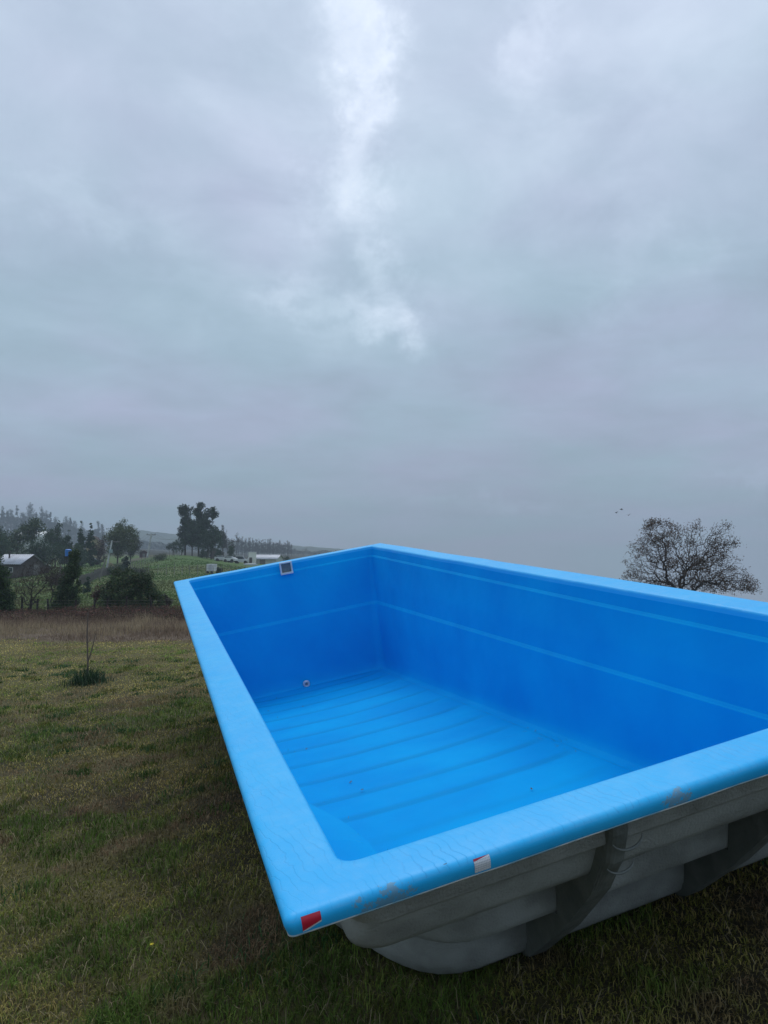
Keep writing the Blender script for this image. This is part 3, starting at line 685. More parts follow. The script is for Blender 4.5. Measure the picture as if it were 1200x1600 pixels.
# ------------------------------------------------------------------ vegetation builders
M_LEAF = mat('leaves', rough=.6, spec=.3, vcol=True, trans=.15)
M_BARK = mat('bark', (.055, .045, .038), .9, .2, noise=(8, 5, (.10, .085, .07), .4, .7))
M_TWIG = mat('bare twigs', rough=.9, spec=.15, vcol=True)
def blob_points(centres, radii, n, shell=.55, rg=rng):
    """points spread through a set of ellipsoids, thicker towards their outsides"""
    c = np.array(centres, float); r = np.array(radii, float); r = r if r.ndim == 2 else np.repeat(r[:, None], 3, 1)
    w = r.prod(1)**(2/3); k = rg.choice(len(c), n, p=w/w.sum()); d = rg.normal(size=(n, 3)); d /= np.linalg.norm(d, axis=1, keepdims=True)
    return c[k]+d*r[k]*(rg.uniform(0, 1, n)**shell)[:, None]
def clumps(envelope, env_r, nclump, cr, rg=rng):
    c = blob_points(envelope, env_r, nclump, .45, rg); return c, rg.uniform(.6, 1.3, nclump)*cr
def tree(name, label, cat, loc, envelope, env_r, leaves=3000, nclump=60, cr=.5, leaf=.2, cols=((.03, .05, .02),), trunk=None, group=None, seed=0, woody=True, shell=.5, asp=.55, stuffz=0):
    rg = np.random.default_rng(seed); root = empty(name, loc, label=label, cat=cat, group=group)
    c, r = clumps(envelope, env_r, nclump, cr, rg); P = blob_points(c, r, leaves, shell, rg); P = P[P[:, 2] > .02]
    V, F = cards(P, leaf*rg.uniform(.6, 1.4, len(P)), asp=asp, rg=rg)
    cc = np.array(cols); kc = rg.integers(0, len(cc), len(P)); C = cc[kc]*rg.uniform(.55, 1.45, (len(P), 1))
    npmesh('crown', V, F, M_LEAF, root, col=np.repeat(C, 4, 0))
    if woody:
        h = max(e[2] for e in np.array(envelope)); stem = [(0, 0, h*.25*(k+1)/2) for k in range(2)]
        arr, par, w = greedy_tree(c, (0, 0, -.15), .35, stem); tr = trunk or h*.03
        rad = tr*(w/w.max())**.45; i = np.arange(1, len(arr)); V, F = tubes(arr[par[i]], arr[i], rad[par[i]]*.95 if False else np.minimum(rad[par[i]], rad[i]*1.6), rad[i], 5)
        npmesh('trunk', V, F, M_BARK, root, smooth=True)
    return root
def bare_tree(name, label, cat, loc, pts, root_pt, stem, trunk, twigcol, tip=.006, group=None, leaves=0, leafsize=.06, leafcols=None, spread=.3, seed=0, stems=None, seg=4):
    rg = np.random.default_rng(seed); root = empty(name, loc, label=label, cat=cat, group=group)
    arr, par, w = greedy_tree(pts, root_pt, spread, stem); rad = np.maximum(trunk*(w/w.max())**.5, tip)
    i = np.arange(1, len(arr)); A = arr[par[i]]; B = arr[i]
    # bend every limb a little at its middle so nothing runs ruler-straight
    L = np.linalg.norm(B-A, axis=1, keepdims=True); mid = (A+B)/2+rg.normal(size=A.shape)*L*.07
    ra = np.minimum(rad[par[i]], rad[i]*1.7); rm = (ra+rad[i])/2
    V1, F1 = tubes(A, mid, ra, rm, seg); V2, F2 = tubes(mid, B, rm, rad[i], seg)
    thick = np.concatenate([np.repeat(rad[i], 2*seg), np.repeat(rad[i], 2*seg)]); t = np.clip(thick/trunk*4, 0, 1)[:, None]
    C = np.array(twigcol)*(1-t)+np.array([.038, .034, .032])*t
    npmesh('trunk', np.concatenate([V1, V2]), np.concatenate([F1, F2+len(V1)]), M_TWIG, root, col=C)
    if leaves:
        tips = arr[np.bincount(par[1:], minlength=len(arr)) == 0]; k = rg.integers(0, len(tips), leaves)
        kk_ = np.argsort(fbm(tips[:, 0]*1.6+5, tips[:, 2]*1.6, 7, 2))[::-1][:max(int(len(tips)*.62), 1)]; k = kk_[rg.integers(0, len(kk_), leaves)]
        P = tips[k]+rg.normal(0, 1, (leaves, 3))*leafsize*1.3; V, F = cards(P, leafsize*rg.uniform(.6, 1.5, leaves), rg=rg)
        lc = np.array(leafcols)[rg.integers(0, len(leafcols), leaves)]*rg.uniform(.5, 1.4, (leaves, 1))
        npmesh('crown', V, F, M_LEAF, root, col=np.repeat(lc, 4, 0))
    return root

# big bare tree behind the pool on the right
def right_tree():
    d = 42.0; k = 1/pxm(d); bx, by = at(1062, d); bz = tz(bx, by); zrow = lambda v: EYE+(860-v)*k-bz; xo = lambda u: (u-1062)*k
    lobes = [(1022, 845, 26, 34), (1048, 835, 22, 26), (1000, 880, 28, 36), (990, 905, 18, 22), (1040, 880, 40, 40), (1084, 850, 24, 34), (1092, 880, 40, 36), (1112, 845, 14, 18), (1126, 828, 17, 16), (1138, 848, 12, 12),
             (1120, 875, 26, 30), (1145, 893, 20, 24), (1150, 915, 30, 24), (1168, 922, 20, 20), (1100, 915, 50, 26), (1030, 920, 50, 26), (1183, 936, 12, 8), (1020, 820, 10, 10), (1088, 822, 9, 10)]
    c = [(xo(u), 0, zrow(v)) for u, v, a, b in lobes]; r = [(a*k, max(a*k*1.0, .7), b*k) for u, v, a, b in lobes]
    rg = np.random.default_rng(3); pts = blob_points(c, r, 6200, .46, rg); pts[:, 1] *= .9; pts = pts[pts[:, 2] > .3]
    stem = [(0.0, 0, .45)]
    # main limbs
    guides = []
    for line in ([(1062, 940), (1045, 915), (1034, 890), (1030, 862), (1021, 838), (1018, 815)], [(1062, 940), (1052, 905), (1050, 880), (1046, 850), (1050, 822)], [(1062, 940), (1073, 908), (1084, 880), (1108, 862), (1122, 850), (1124, 832), (1132, 818)],
                 [(1062, 940), (1078, 920), (1084, 890), (1086, 860), (1088, 830)], [(1062, 940), (1095, 925), (1120, 910), (1148, 905), (1168, 915)], [(1062, 940), (1030, 925), (1010, 900), (998, 880), (984, 862)], [(1124, 848), (1140, 846), (1150, 850)]):
        yy = rg.normal(0, .35)
        for (a, b) in zip(line, line[1:]):
            for t in np.linspace(0, 1, 5)[1:]:
                guides.append((xo(a[0]+(b[0]-a[0])*t)+rg.normal(0, .03), yy*t+rg.normal(0, .03), zrow(a[1]+(b[1]-a[1])*t)))
    pts = np.concatenate([np.array(guides), pts])
    bare_tree('bare_tree', 'wide leafless brown tree with a few dead leaves behind the right pool wall', 'tree', (bx, by, bz), pts, (0, 0, -.2), stem, .17, (.080, .056, .042), tip=.0068, leaves=15000, leafsize=.075,
              leafcols=[(.105, .068, .048), (.070, .052, .036), (.13, .08, .055)], spread=.22, seed=3)
right_tree()

def shrubs_mid():
    # columnar dark shrub
    def env_rows(u, d, rows):
        k = 1/pxm(d); bx, by = at(u, d); bz = tz(bx, by)
        return (bx, by, bz), [((uu-u)*k, 0, EYE+(860-v)*k-bz) for uu, v, a, b in rows], [(a*k, a*k, b*k) for uu, v, a, b in rows]
    dk = ((.025, .060, .020), (.040, .082, .024), (.060, .105, .032), (.020, .042, .020)); br = ((.045, .045, .028),)
    loc, c, r = env_rows(108, 36, [(117, 870, 8, 12), (110, 895, 15, 18), (108, 920, 19, 24), (106, 942, 20, 18), (120, 885, 8, 14)])
    tree('columnar_shrub', 'tall narrow dark evergreen shrub standing at the fence, brown at its foot', 'shrub', loc, c, r, 17000, 160, .18, .085, dk+((.07, .085, .035),), seed=21, trunk=.05)
    loc, c, r = env_rows(4, 33, [(0, 885, 14, 24), (6, 915, 18, 30), (-6, 940, 24, 24), (14, 935, 12, 26), (-20, 900, 20, 40)])
    tree('dark_shrub', 'dark evergreen shrub cut off by the left edge of the photo', 'shrub', loc, c, r, 16000, 140, .22, .085, dk, seed=22, trunk=.05)
    loc, c, r = env_rows(206, 36, [(206, 925, 42, 32), (178, 935, 24, 26), (236, 935, 22, 24), (200, 905, 26, 18), (222, 912, 22, 18), (206, 950, 48, 14)])
    tree('laurel_bush', 'large round dark green laurel bush with yellowish upright shoots', 'bush', loc, c, r, 30000, 260, .22, .10, dk+((.06, .075, .028), (.10, .105, .045)), seed=23, trunk=.05, asp=.4)
    loc, c, r = env_rows(158, 37.5, [(160, 925, 12, 10), (155, 932, 10, 10), (166, 918, 8, 7)])
    tree('red_bush', 'small reddish brown bush against the left side of the laurel bush', 'bush', loc, c, r, 1600, 40, .14, .07, ((.11, .04, .035), (.08, .035, .03), (.05, .05, .025)), seed=24, trunk=.02)
    loc, c, r = env_rows(139, 50, [(139, 906, 2, 5), (139, 913, 5, 6), (139, 921, 8, 6)])
    tree('young_conifer', 'little blue green young conifer on the meadow between the two big shrubs', 'tree', loc, c, r, 900, 30, .12, .09, ((.025, .055, .035), (.03, .065, .04)), seed=25, trunk=.02)
    loc, c, r = env_rows(197, 92, [(197, 881, 6, 10), (197, 886, 7, 7)])
    tree('dark_conifer', 'small round topped dark conifer beside the lane by the first utility pole', 'tree', loc, c, r, 900, 30, .25, .2, ((.012, .028, .022), (.018, .035, .028)), seed=26, trunk=.05)
    # pampas clump
    bx, by = at(174, 95); bz = tz(bx, by); rg = np.random.default_rng(5); e = empty('pampas_grass', (bx, by, bz), label='cream coloured pampas grass clump at the foot of the first utility pole', cat='grass clump')
    n = 260; a = rg.uniform(0, 6.28, n); l = rg.uniform(.6, 1.15, n); s = rg.uniform(.1, .6, n); A = np.zeros((n, 3)); B = np.stack([np.cos(a)*l*s*.8, np.sin(a)*l*s*.8, l*np.cos(s)*1.1], 1)
    V, F = tubes(A, B, np.full(n, .02), np.full(n, .05), 3); npmesh('plumes', V, F, mat('pampas plumes', (.42, .38, .26), .9), e)
    # brown bare shrub at left, many upright stems
    d = 35; k = 1/pxm(d); bx, by = at(48, d); bz = tz(bx, by); rg = np.random.default_rng(8)
    c = [((u-48)*k, 0, EYE+(860-v)*k-bz) for u, v, a, b in ((40, 905, 0, 0), (60, 900, 0, 0), (76, 905, 0, 0), (30, 920, 0, 0), (52, 925, 0, 0), (88, 893, 0, 0))]
    pts = blob_points(c, [(16*k, .5, 26*k)]*6, 1500, .6, rg)
    bare_tree('bare_shrub', 'leafless brown shrub of many thin stems between the two dark shrubs', 'shrub', (bx, by, bz), pts, (0, 0, -.1), [(0, 0, .1)], .05, (.085, .062, .052), tip=.006, spread=.12, seed=8, leaves=1200, leafsize=.03, leafcols=[(.10, .06, .05), (.075, .055, .045)])
    # second paler twiggy shrub in front of the shed
    d = 44; k = 1/pxm(d); bx, by = at(82, d); bz = tz(bx, by)
    pts = blob_points([((u-82)*k, 0, EYE+(860-v)*k-bz) for u, v in ((82, 888), (70, 893), (92, 890), (84, 905))], [(10*k, .4, 18*k)]*4, 700, .6, rg)
    bare_tree('bare_shrub', 'pale brown leafless shrub beside the dark shed', 'shrub', (bx, by, bz), pts, (0, 0, -.1), [(0, 0, .1)], .045, (.10, .078, .065), tip=.007, spread=.12, seed=9)
shrubs_mid()

# sapling with its stake and grass tuft on the lawn
def sapling():
    d = 12.2; k = 1/pxm(d); bx, by = at(142, d); bz = tz(bx, by); e = empty('sapling', (bx, by, bz), label='thin bare sapling in a tuft of long grass on the lawn', cat='sapling')
    T = [((0, 0, -.03), (.0, 0, .35)), ((0, 0, .35), (-.02, 0, .75)), ((-.02, 0, .75), (-.02, .01, 1.15)), ((.0, 0, .33), (.06, .01, .55)), ((.06, .01, .55), (.12, 0, .80)), ((-.02, 0, .6), (.03, 0, .72)), ((.03, 0, .42), (.05, .03, .47))]
    R1 = [.015, .013, .012, .009, .008, .006, .006]; R2 = [.013, .012, .009, .008, .005, .003, .003]
    V, F = tubes([t[0] for t in T], [t[1] for t in T], R1, R2, 6); npmesh('trunk', V, F, mat('sapling bark', (.12, .095, .08), .9), e, smooth=True)
    o = blade_tuft(bx, by, 420, .17, .30, 'grass_tuft'); tag(o, 'dark green tuft of long grass round the foot of the sapling', 'grass tuft', kind='stuff')
def blade_tuft(cx, cy, n, spread, h, name):
    x = cx+rng.normal(0, spread, n); y = cy+rng.normal(0, spread, n); r = np.hypot(x-cx, y-cy)/spread
    c = np.array([[.025, .060, .025], [.040, .085, .035], [.075, .12, .07], [.018, .04, .02]])[rng.integers(0, 4, n)]*rng.uniform(.6, 1.3, (n, 1))
    V, F, C = blades(x, y, h*rng.uniform(.5, 1.3, n)*np.clip(1.2-.35*r, .3, 1), np.full(n, .012), np.clip(rng.normal(.55, .3, n), .05, 1.3), c)
    return npmesh(name, V, F, M_GRASS, col=C)
sapling()

# ------------------------------------------------------------------ fences and poles
M_POST = mat('weathered dark post', (.030, .027, .025), .9, .2, noise=(12, 4, (.06, .052, .045), .4, .7))
M_GREYWOOD = mat('grey weathered wood', (.22, .21, .19), .9, .2, noise=(14, 4, (.13, .12, .11), .4, .7))
M_WIRE = mat('rusty fence wire', (.12, .11, .10), .6, .5, metal=.4)
def post_mesh(h, r, lean=0, seg=7):
    bm = bmesh.new(); bm_cyl(bm, (0, 0, -.2), (lean*h, 0, h), r, r*.85, seg); me = bpy.data.meshes.new('post'); bm.to_mesh(me); bm.free(); return me
def near_fence():
    x0, y0 = at(14, 34); e = empty('wire_fence', (x0, y0, tz(x0, y0)), label='wire fence on short dark posts along the brambles behind the lawn', cat='fence')
    meshes = [post_mesh(h, .052, l) for h, l in ((.74, .10), (.62, -.03), (.78, .06), (.66, .14))]
    for me in meshes: me.materials.append(M_POST)
    tops = []
    for i, (u, ln) in enumerate(((-120, 0), (-85, 1), (-40, 2), (14, 2), (38, 0), (50, 2), (61, 1), (80, 0), (121, 1), (150, 2), (168, 1), (200, 3), (240, 0), (264, 2), (310, 0), (350, 1), (400, 2), (450, 0))):
        x, y = at(u, 34+.2*math.sin(i)); z = tz(x, y); p = link('post', meshes[(i+ln) % 4], None, e); p.location = (x-x0, y-y0, z-e.location.z); p.rotation_euler = (0, 0, i*1.3); tops.append((x-x0, y-y0, z-e.location.z))
    T = np.array(tops)
    for hgt in (.3, .45, .58):
        A = T[:-1]+[0, 0, hgt]; B = T[1:]+[0, 0, hgt]; V, F = tubes(A, B, np.full(len(A), .004), np.full(len(A), .004), 3); npmesh('wire', V, F, M_WIRE, e)
near_fence()
def meadow_fence(name, label, line, n, h, r, m, wires, lean=.05):
    P = [at(u, d) for u, d in line]; cum = np.concatenate([[0], np.cumsum([math.dist(a, b) for a, b in zip(P, P[1:])])]); s = np.linspace(0, cum[-1], n)
    xs = np.interp(s, cum, [p[0] for p in P]); ys = np.interp(s, cum, [p[1] for p in P]); zs = terrain(xs, ys); e = empty(name, (xs[0], ys[0], zs[0]), label=label, cat='fence')
    mesh = [post_mesh(h*k, r, l, 5) for k, l in ((1, lean), (.9, -lean), (1.08, 0))]
    for me in mesh: me.materials.append(m)
    T = np.stack([xs-xs[0], ys-ys[0], zs-zs[0]], 1)
    for i in range(n): p = link('post', mesh[i % 3], None, e); p.location = T[i]
    for hg in wires: V, F = tubes(T[:-1]+[0, 0, hg*h], T[1:]+[0, 0, hg*h], np.full(n-1, .008), np.full(n-1, .008), 3); npmesh('wire', V, F, M_WIRE, e)
meadow_fence('wire_fence', 'thin wire fence crossing the green meadow in front of the white trailer', [(205, 82), (262, 84), (345, 82), (430, 80), (480, 80)], 22, 1.25, .035, M_GREYWOOD, (.4, .65, .9))
meadow_fence('wire_fence', 'fence of grey stakes climbing the slope beside the lane past the second utility pole', [(205, 105), (238, 118), (262, 130), (285, 138)], 26, 1.1, .05, M_GREYWOOD, (.5, .9))
def paling_fence():
    a = at(126, 70); b = at(158, 84); c = at(200, 100); pts = [a, b, c]; cum = [0, math.dist(a, b), math.dist(a, b)+math.dist(b, c)]; n = 110
    s = np.linspace(0, cum[-1], n); xs = np.interp(s, cum, [p[0] for p in pts]); ys = np.interp(s, cum, [p[1] for p in pts]); zs = terrain(xs, ys)
    e = empty('paling_fence', (xs[0], ys[0], zs[0]), label='rough paling fence of dark grey boards beside the lane below the first utility pole', cat='fence')
    bm = bmesh.new(); bm_box(bm, (0, 0, .42), (.13, .03, .95)); me = bpy.data.meshes.new('paling'); bm.to_mesh(me); bm.free(); me.materials.append(mat('paling wood', (.12, .112, .10), .9, .2, noise=(3, 4, (.20, .19, .165), .4, .7)))
    for i in range(n): o = link('paling', me, None, e); o.location = (xs[i]-xs[0], ys[i]-ys[0], zs[i]-zs[0]+rng.uniform(-.1, .1)); o.rotation_euler = (rng.normal(0, .04), rng.normal(0, .05), .9)
    T = np.stack([xs-xs[0], ys-ys[0]+.03, zs-zs[0]], 1)
    for hg in (.25, .7): V, F = tubes(T[:-1]+[0, 0, hg], T[1:]+[0, 0, hg], np.full(n-1, .03), np.full(n-1, .03), 4); npmesh('rail', V, F, M_POST, e)
    x, y = at(156, 80); p = link('plank', post_mesh(2.0, .09, .35), None); p.data.materials.append(M_GREYWOOD); p.location = (x, y, tz(x, y)); tag(p, 'pale leaning plank propped at the fence left of the first utility pole', 'plank')
paling_fence()
def utility_pole(u, d, vtop, vbase, ulean, label, arms=True, transformer=False):
    x, y = at(u, d); z = tz(x, y); h = (vbase-vtop)/pxm(d); tx = (ulean)/pxm(d); e = empty('utility_pole', (x, y, z), label=label, cat='utility pole')
    bm = bmesh.new(); bm_cyl(bm, (0, 0, -.3), (tx, 0, h), .16*d/100, .10*d/100, 8); bmobj('pole', bm, mat('concrete pole', (.52, .54, .53), .8, noise=(2, 3, (.25, .26, .25), .4, .7)), e)
    if arms:
        bm = bmesh.new(); bm_box(bm, (tx*.97, 0, h*.965), (1.9, .12, .12)); bmobj('crossarm', bm, M_GREYWOOD, e)
        for k in (-.8, 0, .8):
            bm = bmesh.new(); bm_cyl(bm, (tx*.97+k, 0, h*.965+.06), (tx*.97+k, 0, h*.965+.28), .05, .03, 6); bmobj('insulator', bm, M_POST, e)
    if transformer:
        bm = bmesh.new(); bm_cyl(bm, (tx*.72+.15, -.2, h*.64), (tx*.72+.15, -.2, h*.74), .22, .22, 10); bmobj('transformer', bm, mat('grey transformer', (.25, .33, .33), .5), e)
    return Vector((x+tx*.97, y, z+h*.97))
t1 = utility_pole(166, 90, 839, 893, 10, 'nearer concrete utility pole leaning right above the paling fence', transformer=True)
t2 = utility_pole(231, 150, 832, 869, 6, 'farther concrete utility pole with a crossarm beside the lane', arms=True)
t3 = utility_pole(283, 175, 831, 862, 3, 'small distant utility pole in front of the tall tree group', arms=True)
def overhead(a, b, dx):
    n = 14; P = []
    for i in range(n+1): t = i/n; p = a.lerp(b, t); P.append((p.x+dx, p.y, p.z+.25-1.2*4*t*(1-t)))
    P = np.array(P); return tubes(P[:-1], P[1:], np.full(n, .012), np.full(n, .012), 3)
for a, b in ((t1, t2), (t2, t3)):
    Vs, Fs = [], []; o_ = 0
    for dx in (-.8, 0, .8): V, F = overhead(a, b, dx); Vs.append(V); Fs.append(F+o_); o_ += len(V)
    o = npmesh('power_line', np.concatenate(Vs), np.concatenate(Fs), M_POST)
    tag(o, 'power wires strung between the nearer and the farther utility pole' if a is t1 else 'power wires running from the farther pole to the small distant pole', 'power line')
x, y = at(91, 62); o = link('wooden_post', post_mesh((893-855)/pxm(62), .075, .16), None); o.data.materials.append(M_GREYWOOD); o.location = (x, y, tz(x, y)); tag(o, 'tall grey wooden post between the shed and the blue tank', 'post')

# ------------------------------------------------------------------ buildings and vehicles
M_ROOF = mat('galvanised roofing', (.52, .54, .60), .45, .5, noise=(1.2, 4, (.40, .41, .45), .4, .7))
M_BOARD = mat('dark stained boards', (.060, .048, .042), .85, .2, noise=(2, 4, (.10, .085, .075), .4, .7))
M_PALE = mat('pale painted wall', (.48, .50, .46), .7, noise=(1, 4, (.40, .42, .38), .4, .7))
M_GLASS = mat('dark window glass', (.03, .04, .05), .15, .6)
def corrugated(name, p0, p1, p2, p3, m, parent, amp=.03, n=14, thick=.03):
    """a sheet between the eave p0-p1 and the ridge p3-p2 with folds running up the slope"""
    p = [Vector(q) for q in (p0, p1, p2, p3)]; nrm = (p[1]-p[0]).cross(p[3]-p[0]).normalized(); V = []; N_ = n*4+1
    for lay in (0, 1):
        for j in (0, 1):
            for i in range(N_):
                t = i/(N_-1); a = p[0].lerp(p[1], t) if j == 0 else p[3].lerp(p[2], t); V.append(tuple(a+nrm*(amp*math.sin(t*n*2*math.pi)+(thick if lay == 0 else 0))))
    F = []
    for i in range(N_-1):
        F.append((i, i+1, N_+i+1, N_+i)); b = 2*N_; F.append((b+i, b+N_+i, b+N_+i+1, b+i+1)); F.append((i, b+i, b+i+1, i+1)); F.append((N_+i, N_+i+1, b+N_+i+1, b+N_+i))
    return npmesh(name, V, F, m, parent)
def gable_house(name, label, cat, u, d, w, l, hw, hr, rz, mw, mr, openings=(), chimney=None, over=.3, boards=0):
    x, y = at(u, d); e = empty(name, (x, y, tz(x, y)-.1), rz, label=label, cat=cat)
    bm = bmesh.new(); bm_poly_prism(bm, [(-w/2, 0), (w/2, 0), (w/2, hw), (0, hr), (-w/2, hw)], -l/2, l/2, 'Y'); bmobj('wall', bm, mw, e)
    for s in (-1, 1):
        sl = (hr-hw)/(w/2); corrugated('roof', (s*(w/2+over), -s*(-l/2-over), hw-sl*over+.03), (s*(w/2+over), -s*(l/2+over), hw-sl*over+.03), (0, -s*(l/2+over), hr+.03), (0, -s*(-l/2-over), hr+.03), mr, e)
    for kind, side, c, z0, ww, hh in openings:
        # side: 'f' = -Y gable, 'l' = -X wall, 'r' = +X wall
        if side == 'f': ctr = (c, -l/2-.01, z0+hh/2); sz = (ww, .06, hh)
        elif side == 'r': ctr = (w/2+.01, c, z0+hh/2); sz = (.06, ww, hh)
        else: ctr = (-w/2-.01, c, z0+hh/2); sz = (.06, ww, hh)
        if kind == 'window':
            f = box_obj('window', ctr, sz, M_PALE, e); s2 = tuple(q*(.8 if q > .1 else 1.25) for q in sz); box_obj('pane', ctr, s2, M_GLASS, f)
        else: box_obj('door', ctr, sz, mat('grey door', (.16, .15, .14), .8), e)
    if chimney:
        cx, cy, ch = chimney; bm = bmesh.new(); bm_cyl(bm, (cx, cy, hw), (cx, cy, ch), .09, .09, 8); bm_cyl(bm, (cx, cy, ch), (cx, cy, ch+.12), .17, .02, 8); bmobj('chimney', bm, M_POST, e)
    return e
def shed():
    # long low shed at the left: ridge runs left-right-away, gable end faces right-front
    u, d = 32, 92; x, y = at(u, d); rz = math.radians(64)
    e = gable_house('shed', 'dark boarded shed with a pale metal roof at the left edge', 'shed', u, d, 3.2, 4.8, 1.95, 2.95, rz, M_BOARD, M_ROOF,
                    (('door', 'f', .6, 0, .8, 1.7), ('window', 'l', -.6, .8, .8, .6), ('window', 'l', 1.1, .8, .6, .6)), chimney=(-.7, .9, 3.3))
    bm = bmesh.new(); bm_box(bm, (2.3, -.6, .75), (1.4, 2.4, 1.5)); bmobj('lean_to', bm, M_BOARD, e)
    corrugated('lean_to_roof', (3.2, .8, 1.5), (3.2, -2.0, 1.5), (1.5, -2.0, 1.95), (1.5, .8, 1.95), M_ROOF, e)
shed()
def small_things():
    # blue water tank on a stand
    x, y = at(108, 60); z = tz(x, y); zt = EYE+(860-858)/pxm(60); zb = EYE+(860-869)/pxm(60); e = empty('water_tank', (x, y, z), label='bright blue water tank on a stand behind the columnar shrub', cat='water tank')
    bm = bmesh.new(); bm_cyl(bm, (0, 0, zb-z), (0, 0, zt-z-.06), .24, .25, 16); bm_cyl(bm, (0, 0, zt-z-.06), (0, 0, zt-z), .25, .12, 16); bmobj('tank', bm, mat('blue tank plastic', (.02, .16, .50), .5), e)
    for sx in (-.18, .18):
        for sy in (-.18, .18): bm = bmesh.new(); bm_cyl(bm, (sx, sy, 0), (sx, sy, zb-z), .03, .03, 6); bmobj('leg', bm, M_POST, e)
    box_obj('platform', (0, 0, zb-z-.03), (.55, .55, .05), M_POST, e)
    # white box trailer on the meadow
    x, y = at(332, 88); z = tz(x, y); e = empty('box_trailer', (x, y, z), math.radians(-28), label='small white box trailer parked alone on the green meadow', cat='trailer'); k = 1/pxm(88)
    box_obj('body', (0, 0, .70), (.95, .80, .85), mat('white trailer body', (.6, .62, .64), .5, noise=(3, 3, (.45, .47, .5), .45, .7)), e, bevel=.03)
    box_obj('door', (.1, -.41, .68), (.5, .02, .7), mat('grey trailer door', (.42, .44, .48), .6), e)
    for sx in (-.3, .3): bm = bmesh.new(); bm_cyl(bm, (sx, -.40, .17), (sx, -.30, .17), .17, .17, 12); bmobj('wheel', bm, M_POST, e)
    # dark red hut on the hill
    gable_house('hut', 'small dark reddish hut at the top of the lane left of the farther pole', 'hut', 226, 168, 1.9, 1.6, 1.15, 1.6, .3, mat('dark red boards', (.07, .035, .03), .85), mat('rusty roof', (.10, .06, .05), .7), (('door', 'f', 0, 0, .6, .9),))
    # sheds at the end of the meadow
    gable_house('farm_shed', 'long low farm shed with a light grey roof beyond the far pool wall', 'shed', 416, 150, 3.2, 6.0, 1.25, 2.0, math.radians(75), M_PALE, M_ROOF, (('door', 'l', 0, 0, 1.2, 1.1), ('window', 'l', 2, .5, .7, .5)))
    x, y = at(395, 148); e = empty('white_outbuilding', (x, y, tz(x, y)), .15, label='pale square outbuilding at the left end of the low farm shed', cat='outbuilding')
    box_obj('wall', (0, 0, 1.2), (1.5, 1.5, 2.4), mat('cream wall', (.72, .73, .66), .8), e); box_obj('roof', (0, 0, 2.44), (1.7, 1.7, .10), M_ROOF, e); box_obj('door', (-.3, -.86, .7), (.55, .06, 1.3), M_BOARD, e)
    gable_house('farmhouse', 'grey roofed farmhouse half hidden among the dark trees on the meadow', 'house', 333, 172, 4.5, 3.6, 1.6, 2.7, .4, M_BOARD, mat('slate grey roof', (.10, .11, .12), .7), (('window', 'f', -.8, .6, .7, .7), ('window', 'f', .9, .6, .7, .7)))
    gable_house('white_roofed_house', 'house with a bright white roof showing between dark trees on the hillside', 'house', 56, 205, 5.5, 7.5, 4.6, 6.0, math.radians(80), M_PALE, mat('white roof sheet', (.72, .73, .70), .5), (('window', 'l', -1, 2.5, 1, 1), ('window', 'l', 1.4, 2.5, 1, 1)))
    gable_house('yellow_house', 'narrow pale yellow house behind the dark trees left of the broad green tree', 'house', 149, 150, 2.6, 3.4, 4.3, 5.4, .2, mat('yellowish wall', (.30, .26, .15), .8), M_BOARD, (('window', 'f', 0, 2.5, .7, .8),))
    def car(u, d, rz, label, body, sz=(4.0, 1.7, 1.45), roof=None, pickup=False, cat='car'):
        x, y = at(u, d); e = empty('parked_car' if not pickup else 'pickup_truck', (x, y, tz(x, y)), rz, label=label, cat=cat); L_, W_, H_ = sz; mb = mat('car paint', body, .3)
        prof = [(-L_/2, .35), (-L_/2, .85), (-L_*.42, .95), (L_*.24, .95), (L_*.46, .82), (L_/2, .65), (L_/2, .35)]
        bm = bmesh.new(); bm_poly_prism(bm, prof, -W_/2, W_/2, 'Y'); bmobj('body', bm, mb, e)
        cab = [(-L_*.42 if not pickup else -L_*.05, .95), (-L_*.34 if not pickup else -L_*.02, H_), (L_*.10, H_), (L_*.24, .95)]
        bm = bmesh.new(); bm_poly_prism(bm, cab, -W_*.42, W_*.42, 'Y'); bmobj('window', bm, M_GLASS, e)
        c0 = cab[1][0]; box_obj('roof', ((c0+L_*.10)/2, 0, H_+.02), (L_*.10-c0+.05, W_*.86, .07), mat('car roof', roof or body, .35), e)
        for sx in (-L_*.3, L_*.3):
            for sy in (-W_/2, W_/2): bm = bmesh.new(); bm_cyl(bm, (sx, sy-.09, .33), (sx, sy+.09, .33), .33, .33, 14); bmobj('wheel', bm, M_POST, e)
        for sy in (-.6, .6): box_obj('headlight', (L_/2+.01, sy, .68), (.05, .25, .14), M_PALE, e)
        return e
    car(142, 128, math.radians(15), 'dark green pickup truck with a white cab roof parked before the dark wood', (.035, .06, .055), (3.9, 1.6, 1.5), (.6, .62, .6), True, 'pickup truck')
    car(347, 142, math.radians(10), 'white car half hidden under the dark trees, leftmost of the three by the sheds', (.55, .56, .56), (2.6, 1.3, 1.1))
    car(361, 140, math.radians(-20), 'white car in the middle of the three parked by the sheds', (.62, .63, .63), (2.4, 1.3, 1.15))
    car(378, 146, math.radians(5), 'white van nearest the pale outbuilding', (.58, .60, .60), (2.8, 1.4, 1.5), cat='van')
    x, y = at(392, 136); e = empty('rowing_boat', (x, y, tz(x, y)), math.radians(8), label='upturned pale boat lying in the grass before the pale outbuilding', cat='boat')
    bm = bmesh.new(); n = 12; rows = []
    for i in range(n+1):
        t = i/n*2-1; w = .42*(1-abs(t)**2.6)+.02; rows.append([bm.verts.new((t*1.3, w*math.cos(a), .42*math.sin(a)*(1-.5*abs(t)**3))) for a in np.linspace(0, math.pi, 7)])
    for a, b in zip(rows, rows[1:]):
        for k in range(6): bm.faces.new((a[k], a[k+1], b[k+1], b[k]))
